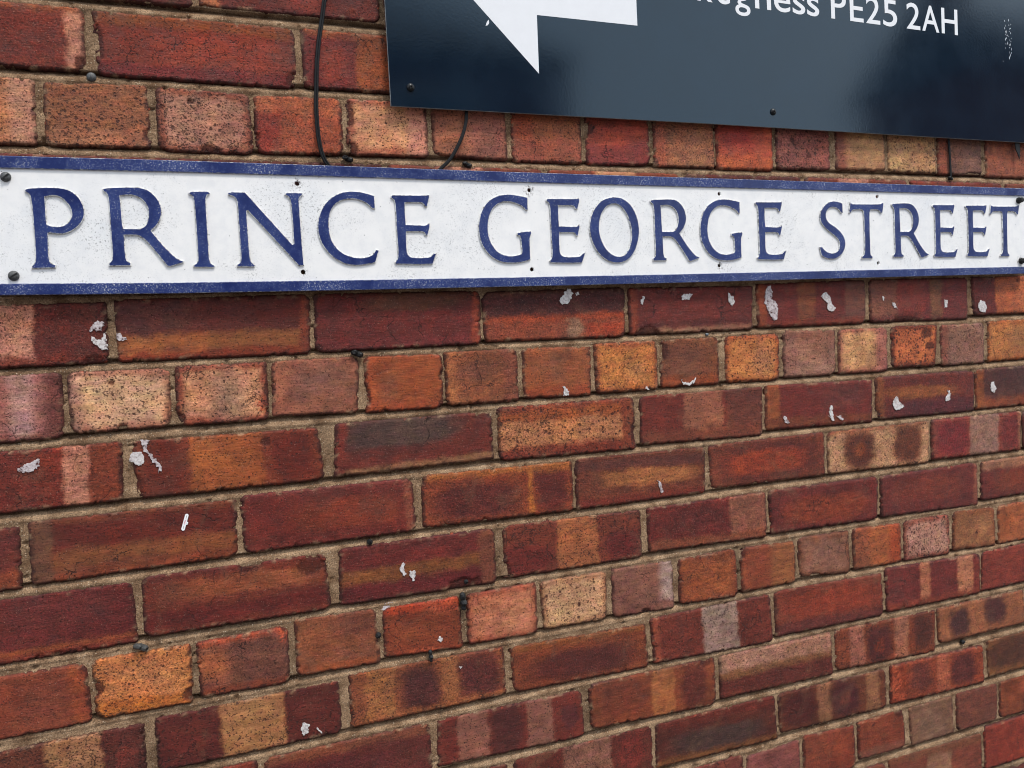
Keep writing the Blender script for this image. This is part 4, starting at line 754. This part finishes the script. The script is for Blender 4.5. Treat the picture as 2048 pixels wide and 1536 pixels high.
# mortar: a rough recessed bed behind the bricks, fine where the photograph looks
x0, x1, y0, y1, st = -330, 1620, -1420, 110, 1.7
nx, ny = int((x1 - x0) / 3.0) + 1, int((y1 - y0) / st) + 1
X, Y = np.meshgrid(np.linspace(x0, x1, nx), np.linspace(y1, y0, ny))
X = X.ravel(); Y = Y.ravel()
z = -1.9 + .7 * fbm(X / 30, Y / 22, 91, 3) + .75 * fbm(X / 7, Y / 7, 95, 3) - 3.4 * sst(.34, .46, fbm(X / 13, Y / 13, 99, 4))
tj = ((Y + 5 + 83 * 40) % 83) / 10.0      # 0 at the foot of a bed joint, 1 under the brick above: weather-struck
z = z + np.where(tj < 1.35, 1.3 - 6.6 * np.clip(tj, 0, 1.2) ** 2.0, 0)
z = np.minimum(z, -1.0 + .35 * fbm(X / 9, Y / 9, 97, 2))
bx = (X <= x0 + 1) | (X >= x1 - 1) | (Y <= y0 + 1) | (Y >= y1 - 1)
z[bx] = -3
co = np.stack([X * .001, -z * .001, GZ + Y * .001], 1)
F = grid_faces(nx, ny)[:, ::-1]
n = len(co)
ex = [(-3200, 2700), (4300, 2700), (4300, -2095), (-3200, -2095), (x0, y1), (x1, y1), (x1, y0), (x0, y0)]
co = np.concatenate([co, np.array([W(a, b, -3) for a, b in ex])])
F2 = np.array([(n, n + 4, n + 5, n + 1), (n + 1, n + 5, n + 6, n + 2), (n + 2, n + 6, n + 7, n + 3), (n + 3, n + 7, n + 4, n)])
me = mesh_np('mortar', co, np.concatenate([F, F2]))
link('mortar', me, M_MORTAR, wall)
bm = bmesh.new(); boxbm(bm, -3.2, 4.3, .016, .225, 0, GZ + 2.7)
link('wall_core', bm_mesh(bm, 'wall_core'), M_MORTAR, wall)

# glue and filler left on the bricks by old notices
rg = random.Random(11)
for i, pts in enumerate(SPOTS):
    xm = sum(p[0] for p in pts) / len(pts); ym = sum(p[1] for p in pts) / len(pts)
    ar = max(p[0] for p in pts) - min(p[0] for p in pts) + max(p[1] for p in pts) - min(p[1] for p in pts)
    lp = []
    for a, b in zip(pts, pts[1:] + pts[:1]):
        n = max(2, int(math.hypot(b[0] - a[0], b[1] - a[1]) / 1.3))
        for s in range(n):
            t = s / n
            lp.append((a[0] + (b[0] - a[0]) * t, a[1] + (b[1] - a[1]) * t))
    wob = .095 * min(ar, 22)
    lp = [(x + wob * float(fbm(np.array([x / 3.0]), np.array([y / 3.0]), i, 3)[0]) * 1.6, y + wob * float(fbm(np.array([x / 3.0]), np.array([y / 3.0]), i + 50, 3)[0]) * 1.6) for x, y in lp]
    smear = i in (0, 7, 11, 19, 22, 25, 29)
    me = flat_mesh([lp], face_z(xm, ym) + 1.15, 1.0, .2, 'glue_patch')
    link('glue_patch', me, M_GLUE if smear or i in (20, 17) else M_GLUE2, wall)
# drilled hole with its dark bore, below the bird-lime brick
# ------------------------------------------------------------------ street name plate
sign = empty('street_sign', W(650, -418, 12), 'long white street name plate with blue raised letters reading PRINCE GEORGE STREET', 'street sign')
TOP = [(-168, -260.6), (20, -260.2), (230, -261.2), (452, -262.6), (714, -263.4), (1040, -264.2), (1464, -266)]
BOT = [(-168, -412.6), (12, -415.4), (222, -417.0), (443, -418.0), (706, -418.7), (1033, -418.6), (1464, -418.8)]
circ = lambda x, y, r, n=14: [(x + r * math.cos(2 * math.pi * i / n), y + r * math.sin(2 * math.pi * i / n)) for i in range(n)]
HOLES = [(166.2, -283.6), (166.6, -393.2), (480.5, -286.1), (478.5, -395.2), (795.6, -286.0), (790.6, -394.5), (1110.0, -285.4), (1108.0, -395.1)]
me = flat_mesh([TOP + BOT[::-1]] + [circ(x, y, 2.9) for x, y in HOLES], 13.0, 4.0, .5, 'plate')
me.materials.append(M_WHITE)
link('plate', me, None, sign)
for ed, s in ((TOP, 1), (BOT, -1)):
    wd = 13.2 if s > 0 else 12.4
    a = [(x, y + s * .25) for x, y in ed]; b = [(x, y - s * wd) for x, y in ed[::-1]]
    me = flat_mesh([a + b], 15.2, 5.0, .7, 'border', 2)
    face_mats(me, M_BAND, M_BEDGE, .95)
    link('border', me, None, sign)
for g, xl in LETTERS:
    mm = GLYPHS[g]
    bot = min(y for x, y in mm[0]); base = -387.0 if xl > 450 else -385.6 - .0 if xl > 0 else -383.6
    dy = base - bot if g not in 'O' else base - bot - .6
    lp = [[(x + xl, y + dy) for x, y in l] for l in mm]
    me = flat_mesh(lp, 15.2, 2.4, .85, 'letter', 2, .75)
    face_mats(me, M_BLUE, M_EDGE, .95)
    link('letter', me, None, sign)


def lathe(prof, n=20, name='lathe'):
    """prof: (radius, height out of the wall) mm -> mesh about the wall normal at the origin"""
    bm = bmesh.new(); rings = []
    for r_, h_ in prof:
        if r_ < 1e-6: rings.append([bm.verts.new((0, -h_ * .001, 0))]); continue
        rings.append([bm.verts.new((r_ * .001 * math.cos(2 * math.pi * i / n), -h_ * .001, r_ * .001 * math.sin(2 * math.pi * i / n))) for i in range(n)])
    for A, B in zip(rings, rings[1:]):
        for i in range(n):
            j = (i + 1) % n
            if len(A) == 1: bm.faces.new((A[0], B[i], B[j]))
            elif len(B) == 1: bm.faces.new((A[i], A[j], B[0]))
            else: bm.faces.new((A[i], A[j], B[j], B[i]))
    return bm


def screw(name, x, y, d, r, kind, mat, parent=None, ang=.6):
    bm = lathe([(r * 1.02, 0), (r, r * .22), (r * .82, r * .5), (r * .45, r * .66), (0, r * .70)], 22)
    o = link(name, bm_mesh(bm, name, True), mat, parent, W(x, y, d))
    bm = bmesh.new()
    t = r * .15 * .001; L_ = r * (.84 if kind == 'slot' else .5) * .001; f = -r * .715 * .001
    for a in ([ang] if kind == 'slot' else [ang, ang + math.pi / 2]):
        nb = bmesh.new(); boxbm(nb, -L_, L_, f, f + r * .00045, -t, t)
        nb.transform(Matrix.Rotation(a, 4, 'Y'))
        m_ = bpy.data.meshes.new('t'); nb.to_mesh(m_); nb.free(); bm.from_mesh(m_); bpy.data.meshes.remove(m_)
    s = link('screw_slot', bm_mesh(bm, 'screw_slot'), M_SLOT, None, W(x, y, d))
    s.parent = o; s.matrix_parent_inverse = o.matrix_world.inverted() if parent is None else Matrix.Translation(Vector(W(x, y, d))).inverted()
    s.location = W(x, y, d)
    return o


screw('screw', -149.1, -283.2, 13, 5.4, 'slot', M_SCREW, sign, -.7)
screw('screw', -149.0, -391.8, 13, 5.6, 'slot', M_SCREW, sign, -.6)
for x, y in ((1442.6, -287.4), (1445.4, -396.2)):
    bm = lathe([(5.5, 0), (6, 2.5), (5.6, 3), (4.6, 3.2), (4.6, 8), (4.0, 9.2), (1.6, 9.6), (0, 9.2)], 8)
    link('bolt', bm_mesh(bm, 'bolt'), M_PLUG, sign, W(x, y, 13))

# ------------------------------------------------------------------ navy direction board
board = empty('direction_board', W(900, -182, 13), 'dark navy glossy board with white arrow and postcode lettering, above the street name plate', 'sign board')
bl = [(291.3, 420), (1640, 412), (1640, -183.4), (1461, -183.0), (766, -181.3), (291.5, -181.9)]
me = flat_mesh([bl], 13.0, 3.0, .3, 'panel', 1)
face_mats(me, M_NAVY, M_PEDGE, .95)
link('panel', me, None, board)
yc = -1.6
ar_ = [(379.2, yc), (504, -126.4), (505.2, -46.5), (664.5, -46.7), (664.5, 43.5), (505.2, 43.5), (504, 123.2)]
link('arrow', flat_mesh([ar_], 13.2, .35, 0, 'arrow'), M_VINYL, board)
CH = [('S', 748.5, 772), ('k', 779, 805.5), ('e', 811, 834.5), ('g', 844, 871), ('n', 880.5, 910.5), ('e', 916.5, 948.5), ('s', 953, 978), ('s', 982.5, 1007.5),
      ('P', 1031, 1062.5), ('E', 1071, 1100.5), ('2', 1106, 1137), ('5', 1144, 1175), ('2', 1197.5, 1229), ('A', 1233.5, 1272.5), ('H', 1279.5, 1317)]
CH = TEXTPOS
for chx, xa, xb in CH:
    cu = bpy.data.curves.new('tmp', 'FONT'); cu.body = chx; cu.size = 62.0; cu.extrude = .15; cu.resolution_u = 6; cu.offset = .35
    ob = bpy.data.objects.new('tmp', cu); COL.objects.link(ob)
    dg = bpy.context.evaluated_depsgraph_get()
    me = bpy.data.meshes.new_from_object(ob.evaluated_get(dg)); bpy.data.objects.remove(ob); bpy.data.curves.remove(cu)
    n = len(me.vertices); c = np.empty(n * 3, np.float32); me.vertices.foreach_get('co', c); c = c.reshape(-1, 3)
    lo, hi = c[:, 0].min(), c[:, 0].max()
    x = xa + (c[:, 0] - lo) / (hi - lo) * (xb - xa)
    y = c[:, 1] + (-.3 - (x - 801.5) / 501.5 * 5.4)
    me.vertices.foreach_set('co', np.stack([x * .001, -(13.2 + c[:, 2]) * .001, GZ + y * .001], 1).astype(np.float32).ravel())
    me.materials.clear(); me.name = 'letter'
    link('letter', me, M_VINYL, board)
for x, y in ((319.0, -156.6), (902.1, -157.7)):
    screw('screw_cap', x, y, 13, 5.2, 'cross', M_BLACK, board, .4)
# small pale scuff on the board
link('scuff', flat_mesh([[(431, -62), (433.5, -59.5), (434, -64), (431.5, -67), (428.5, -68)]], 13.12, .2, 0, 'scuff'), M_VINYL, board)

rd = random.Random(9)
for x0_, ya, yb_ in ((1420.5, 29, -20), (1430, 31, -36), (1434, 24, -31), (1424, 10, -14), (1414, -42, -45)):
    y_ = ya
    while y_ > yb_:
        s_ = rd.uniform(.35, .9); hh = rd.uniform(.8, 3.2); xx = x0_ + rd.uniform(-1.6, 1.6)
        link('drip', flat_mesh([[(xx - s_, y_), (xx, y_ + hh), (xx + s_, y_ - .3), (xx + .1, y_ - hh)]], 13.1, .12, 0, 'drip'), M_VINYL, board)
        y_ -= rd.uniform(4, 9)


# ------------------------------------------------------------------ cables
def sweep(paths, r, n=10):
    bm = bmesh.new()
    for P_ in paths:
        P_ = [Vector(p) for p in P_]
        # Catmull-Rom refine
        Q = []
        for i in range(len(P_) - 1):
            p0, p1, p2, p3 = P_[max(i - 1, 0)], P_[i], P_[i + 1], P_[min(i + 2, len(P_) - 1)]
            for s in range(5):
                t = s / 5
                Q.append(.5 * (2 * p1 + (p2 - p0) * t + (2 * p0 - 5 * p1 + 4 * p2 - p3) * t * t + (3 * p1 - p0 - 3 * p2 + p3) * t ** 3))
        Q.append(P_[-1])
        prev = None
        for i, p in enumerate(Q):
            d = (Q[min(i + 1, len(Q) - 1)] - Q[max(i - 1, 0)]).normalized()
            a = d.cross(Vector((0, 1, 0))).normalized(); b = a.cross(d)
            ring = [bm.verts.new(p + (a * math.cos(2 * math.pi * k_ / n) + b * math.sin(2 * math.pi * k_ / n)) * r) for k_ in range(n)]
            if prev:
                for k_ in range(n):
                    bm.faces.new((prev[k_], prev[(k_ + 1) % n], ring[(k_ + 1) % n], ring[k_]))
            else: bm.faces.new(ring[::-1])
            prev = ring
        bm.faces.new(prev)
    return bm


def cable(pts, deps, r, sep, label):
    paths = []
    for s in (-1, 1):
        pp_ = []
        for i, (x, y) in enumerate(pts):
            x2, y2 = pts[min(i + 1, len(pts) - 1)]; x1_, y1_ = pts[max(i - 1, 0)]
            L_ = math.hypot(x2 - x1_, y2 - y1_); nx_, ny_ = -(y2 - y1_) / L_, (x2 - x1_) / L_
            pp_.append(W(x + s * sep * nx_, y + s * sep * ny_, deps[i]))
        paths.append(pp_)
    o = link('cable', bm_mesh(sweep(paths, r * .001), 'cable', True), M_CABLE)
    tag(o, label, 'cable', 'black cables on the wall')


C1 = [(222, 120), (219, 40), (217.6, -42.5), (215.4, -54.3), (211.0, -77.9), (205.8, -103.1), (201.3, -133.9), (198.6, -166.1), (197.0, -190.9), (197.2, -215.8), (199.1, -236.2), (203.1, -250.7), (207.1, -257.2), (213.6, -264.7), (224, -275)]
cable(C1, [3.5, 3.5, 3.5, 3.5, 3.2, 3.5, 4, 4, 4.5, 4.5, 4.5, 4.5, 4.2, 3.5, 3], 1.55, 1.25, 'black twin cable hanging left of the navy board and curling behind the white name plate')
C2 = [(396, -150), (397.3, -171.1), (397.4, -178.9), (395.5, -196.1), (389.5, -213.6), (380.2, -231.1), (369.3, -247.0), (358.9, -256.6), (348.5, -266.2), (338, -276)]
cable(C2, [4, 4.5, 5, 5.5, 6, 6, 5.5, 5, 4, 3.5], 1.7, .7, 'black cable curving from under the navy board down behind the white name plate')
cable([(1285.6, -160), (1286.9, -178.3), (1287.2, -188), (1288.6, -204.9), (1289.3, -225), (1289.7, -244), (1290, -249)], [3] * 7, 1.25, .9, 'thin dark cable running straight down from navy board to small clip at right')

# ------------------------------------------------------------------ plugs, clips, stubs in the joints
rp = random.Random(5)


def lump(bm, x, y, d, sx, sy, sd, seed):
    nb = bmesh.new(); bmesh.ops.create_icosphere(nb, subdivisions=2, radius=1)
    for v in nb.verts:
        n_ = 1 + .32 * float(pn(np.array([v.co.x * 1.7 + seed]), np.array([v.co.y * 1.7 + v.co.z * 2.1]), seed)[0])
        c_ = v.co * n_
        v.co = Vector((x + c_.x * sx, -(d + c_.y * sd), y + c_.z * sy)) * .001
    m_ = bpy.data.meshes.new('t'); nb.to_mesh(m_); nb.free(); bm.from_mesh(m_); bpy.data.meshes.remove(m_)


def stub(x, y, kind, label, mat=None, s=1.0):
    bm = bmesh.new(); sd = int(abs(x)) % 50
    if kind == 'clip':        # half-round saddle with a nail head
        nb = lathe([(3.2 * s, -2), (3.4 * s, 5 * s), (2.6 * s, 7 * s), (1.2 * s, 7.2 * s), (1.0 * s, 5.2 * s), (0, 5 * s)], 9)
        nb.transform(Matrix.Rotation(.9, 4, 'Z') @ Matrix.Rotation(.3, 4, 'X'))
        m_ = bpy.data.meshes.new('t'); nb.to_mesh(m_); nb.free(); bm.from_mesh(m_); bpy.data.meshes.remove(m_)
        lump(bm, -3.2 * s, 1.5 * s, 2.5, 4.2 * s, 3.0 * s, 3.4 * s, sd)
    elif kind == 'long':      # torn strip of two lumps
        lump(bm, 0, 7 * s, 2, 4.0 * s, 5.4 * s, 3.6 * s, sd)
        lump(bm, .8 * s, -2 * s, 2.4, 4.4 * s, 5.0 * s, 4.4 * s, sd + 3)
        lump(bm, .4 * s, -8 * s, 2, 3.2 * s, 3.4 * s, 3.0 * s, sd + 7)
    else:                     # snapped-off plug: collar and ragged core
        nb = lathe([(3.6 * s, -3), (3.8 * s, 1.5), (3.1 * s, 2.4), (1.7 * s, 2.2), (1.5 * s, .4), (0, .2)], 9)
        m_ = bpy.data.meshes.new('t'); nb.to_mesh(m_); nb.free(); bm.from_mesh(m_); bpy.data.meshes.remove(m_)
        lump(bm, .4 * s, .7 * s, 1.6, 2.8 * s, 2.5 * s, 3.4 * s, sd)
        lump(bm, -1.4 * s, -1.1 * s, 1.0, 2.0 * s, 2.6 * s, 2.6 * s, sd + 9)
    o = link('wall_plug', bm_mesh(bm, 'wall_plug'), mat or M_PLUG, None, W(x, y, 0))
    tag(o, label, 'wall plug', 'broken plugs and clips left in the wall')


stub(233.5, -248.8, 'clip', 'black plastic clip in the mortar beside the hanging twin cable, touching the name plate')
stub(395.2, -251.5, 'clip', 'black plastic clip with grey nail end, right of the curved cable above the name plate')
stub(230.2, -498.5, 'clip', 'black stub in the mortar under the name plate, below a maroon brick', s=1.15)
stub(232.0, -745.7, 'plug', 'round black plug end in the joint above the brick with the white splash', s=1.0)
stub(235.6, -870.7, 'plug', 'black plug end in an upright joint, left of the red brick with orange chipped top', s=1.05)
stub(304.5, -911.5, 'long', 'shiny black oblong stub in the joint below the orange chipped brick', s=.72)
stub(354.6, -845.0, 'long', 'tall torn black plug remains at the top right corner of the orange chipped brick', s=1.1)
stub(-49.6, -833.0, 'clip', 'bent grey metal stub at the joint above the bright orange brick, lower left', M_GREY, s=1.2)
stub(1290.0, -249.0, 'clip', 'small dark clip holding the foot of the thin cable above the name plate', s=.8)
stub(1291.4, -1074.5, 'plug', 'small black plug in the joint at the far lower right of the wall', s=1.0)
stub(361.3, -818.6, 'plug', 'made-up black plug standing for a drilled hole in the bottom edge of the brick with the white splash', M_SLOT, s=.8)  # drilled hole: a dark plug is added in place of its bore
o = screw('screw', -56.7, -164.2, -1.5, 5.2, 'cross', M_SCREW, None, .5)
tag(o, 'grey cross head screw standing in a mortar joint at the upper left', 'screw')
bm = bmesh.new(); lump(bm, 0, 0, 1, 3.0, 2.3, 2.0, 4)
o = link('pebble', bm_mesh(bm, 'pebble', True), plain('grey_flint', (.16, .18, .20), .4), None, W(772.5, -498, -2.2))
tag(o, 'small grey pebble set in the mortar joint under the name plate', 'pebble')
bm = bmesh.new()
st_ = [(1444.2, -176), (1456.6, -176), (1457, -196), (1455.8, -212), (1451.6, -203), (1446.4, -195)]
o = link('strap_end', flat_mesh([st_], 8.5, 1.4, .3, 'strap_end'), M_CABLE)
tag(o, 'pointed black strap end hanging from under the navy board at far right', 'strap')

# white tamper tag with red print
tagz = face_z(9, -690) + .9
tg = empty('sticker', W(9, -690, tagz), 'small white pill shaped sticker with side tab and red OPEN print on dark red brick', 'sticker')
ax0, ay0, ax1, ay1, hw = 11.4, -682.6, 6.2, -698.4, 2.05
dx_, dy_ = ax1 - ax0, ay1 - ay0; L_ = math.hypot(dx_, dy_); dx_ /= L_; dy_ /= L_; px_, py_ = -dy_, dx_
lp = []
for i in range(9):
    a = math.pi * i / 8
    lp.append((ax0 - hw * (px_ * math.cos(a) + dx_ * math.sin(a)), ay0 - hw * (py_ * math.cos(a) + dy_ * math.sin(a))))
tabm = [(.42, hw), (.47, hw + 1.7), (.62, hw + 1.7), (.67, hw)]
for t, o_ in tabm:
    lp.append((ax0 + dx_ * L_ * t + px_ * o_, ay0 + dy_ * L_ * t + py_ * o_))
for i in range(9):
    a = math.pi * i / 8
    lp.append((ax1 + hw * (px_ * math.cos(a) + dx_ * math.sin(a)), ay1 + hw * (py_ * math.cos(a) + dy_ * math.sin(a))))
link('backing', flat_mesh([lp], tagz, .5, 0, 'backing'), plain('white_sticker_film', (.86, .85, .86), .4, var=.02, bump=0), tg)
M_RED = plain('red_print', (.65, .10, .14), .5, var=.05, bump=0)
cu = bpy.data.curves.new('tmp', 'FONT'); cu.body = 'OPEN'; cu.size = 2.1; cu.align_x = 'CENTER'; cu.align_y = 'CENTER'; cu.extrude = .03
ob = bpy.data.objects.new('tmp', cu); COL.objects.link(ob)
me = bpy.data.meshes.new_from_object(ob.evaluated_get(bpy.context.evaluated_depsgraph_get())); bpy.data.objects.remove(ob)
c = np.array([v.co[:] for v in me.vertices])
mxp, myp = (ax0 + ax1) / 2, (ay0 + ay1) / 2
X_ = mxp - c[:, 0] * dx_ + c[:, 1] * -px_; Y_ = myp - c[:, 0] * dy_ + c[:, 1] * -py_
me.vertices.foreach_set('co', np.stack([X_ * .001, -(tagz + .08 + c[:, 2]) * .001, GZ + Y_ * .001], 1).astype(np.float32).ravel())
me.materials.clear()
link('lettering', me, M_RED, tg)
for t0, t1 in ((.0, .25), (.75, 1.0)):
    q_ = [(ax0 + dx_ * L_ * t0 - px_ * .15, ay0 + dy_ * L_ * t0 - py_ * .15), (ax0 + dx_ * L_ * t1 - px_ * .15, ay0 + dy_ * L_ * t1 - py_ * .15), (ax0 + dx_ * L_ * t1 + px_ * .15, ay0 + dy_ * L_ * t1 + py_ * .15), (ax0 + dx_ * L_ * t0 + px_ * .15, ay0 + dy_ * L_ * t0 + py_ * .15)]
    link('slit', flat_mesh([q_], tagz + .08, .1, 0, 'slit'), M_BLACK, tg)
o_ = (ax0 + dx_ * L_ * .545 + px_ * (hw + .6), ay0 + dy_ * L_ * .545 + py_ * (hw + .6))
link('dot', flat_mesh([circ(o_[0], o_[1], .38, 8)], tagz + .08, .1, 0, 'dot'), M_BLACK, tg)

# ------------------------------------------------------------------ street in front of the wall (seen only as reflection)
def sheet(name, x0, x1, y0, y1, z, mat):
    me = mesh_np(name, np.array([(x0, y0, z), (x1, y0, z), (x1, y1, z), (x0, y1, z)]), np.array([(0, 1, 2, 3)]), False)
    o = link(name, me, mat); o['kind'] = 'structure'
    return o


M_PAVE = plain('tarmac_pavement', (.13, .125, .12), .9, scale=6, var=.2)
M_ROAD = plain('asphalt', (.05, .05, .052), .9, scale=40, var=.3)
sheet('ground', -150, 150, -150, 150, -.16, plain('earth', (.16, .14, .11), .95, scale=2))
sheet('road', -120, 120, -8.2, -2.2, -.12, M_ROAD)
for y0, y1, nm in ((-2.2, 0.0, 'pavement'), (-10.2, -8.2, 'pavement')):
    bm = bmesh.new(); boxbm(bm, -120, 120, y0, y1, -.14, 0)
    o = link(nm, bm_mesh(bm, nm), M_PAVE); o['kind'] = 'structure'

M_HW = plain('dark_red_house_brick', (.16, .065, .045), .9, scale=8, var=.3)
M_RF = plain('grey_slate', (.055, .058, .065), .7, scale=12, var=.3)
M_GL = plain('window_glass', (.02, .022, .025), .08, spec=.6, var=.1, bump=0)
M_FR = plain('white_window_frame', (.75, .75, .74), .5, var=.05)
M_DR = plain('green_door', (.03, .08, .05), .5)


def house(x0, x1, y, h, dep, rise, label, hipped=0.0):
    t = empty('terraced_house', ((x0 + x1) / 2, y, 0), label, 'house', 'houses across the street')
    bm = bmesh.new(); boxbm(bm, x0, x1, y - dep, y, 0, h)
    link('wall', bm_mesh(bm, 'wall'), M_HW, t)
    bm = bmesh.new()
    yr = y - dep / 2
    hip = hipped
    v = [bm.verts.new(c) for c in ((x0 - .1, y + .3, h - .02), (x1 + .1, y + .3, h - .02), (x1 + .1 - hip, yr, h + rise), (x0 - .1, yr, h + rise), (x0 - .1, y - dep - .3, h - .02), (x1 + .1, y - dep - .3, h - .02))]
    for f in ((0, 1, 2, 3), (3, 2, 5, 4), (0, 3, 4), (1, 5, 2), (0, 4, 5, 1)): bm.faces.new([v[i] for i in f])
    rf = link('roof', bm_mesh(bm, 'roof'), M_RF, t)
    bm = bmesh.new(); boxbm(bm, x0 + .2, x0 + .9, yr - .4, yr + .4, h + rise - .5, h + rise + .9)
    link('chimney', bm_mesh(bm, 'chimney'), M_HW, t)
    for zx, zz in ((.27, 1.0), (.27, 3.7), (.73, 3.7)):
        xc = x0 + (x1 - x0) * zx
        bm = bmesh.new()
        for a, b, c_, d in ((xc - .6, xc + .6, zz, zz + .08), (xc - .6, xc + .6, zz + 1.32, zz + 1.4), (xc - .6, xc - .52, zz + .08, zz + 1.32), (xc + .52, xc + .6, zz + .08, zz + 1.32)):
            boxbm(bm, a, b, y + .002, y + .05, c_, d)
        link('window_frame', bm_mesh(bm, 'window_frame'), M_FR, t)
        bm = bmesh.new(); boxbm(bm, xc - .52, xc + .52, y + .002, y + .02, zz + .08, zz + 1.32)
        link('window_pane', bm_mesh(bm, 'window_pane'), M_GL, t)
    xc = x0 + (x1 - x0) * .73
    bm = bmesh.new(); boxbm(bm, xc - .45, xc + .45, y + .002, y + .05, 0, 2.05)
    link('door', bm_mesh(bm, 'door'), M_DR, t)


house(-9.2, -2.1, -10.2, 5.4, 8, 2.6, 'dark brick terraced house across the street, farthest left of the row')
house(-2.0, 5.7, -10.2, 5.6, 8, 2.8, 'dark brick terraced house facing the wall, left of the open gap', 2.6)
house(14.4, 21.4, -10.2, 6.4, 3.2, 1.5, 'dark brick terraced house right of the open gap across the street')
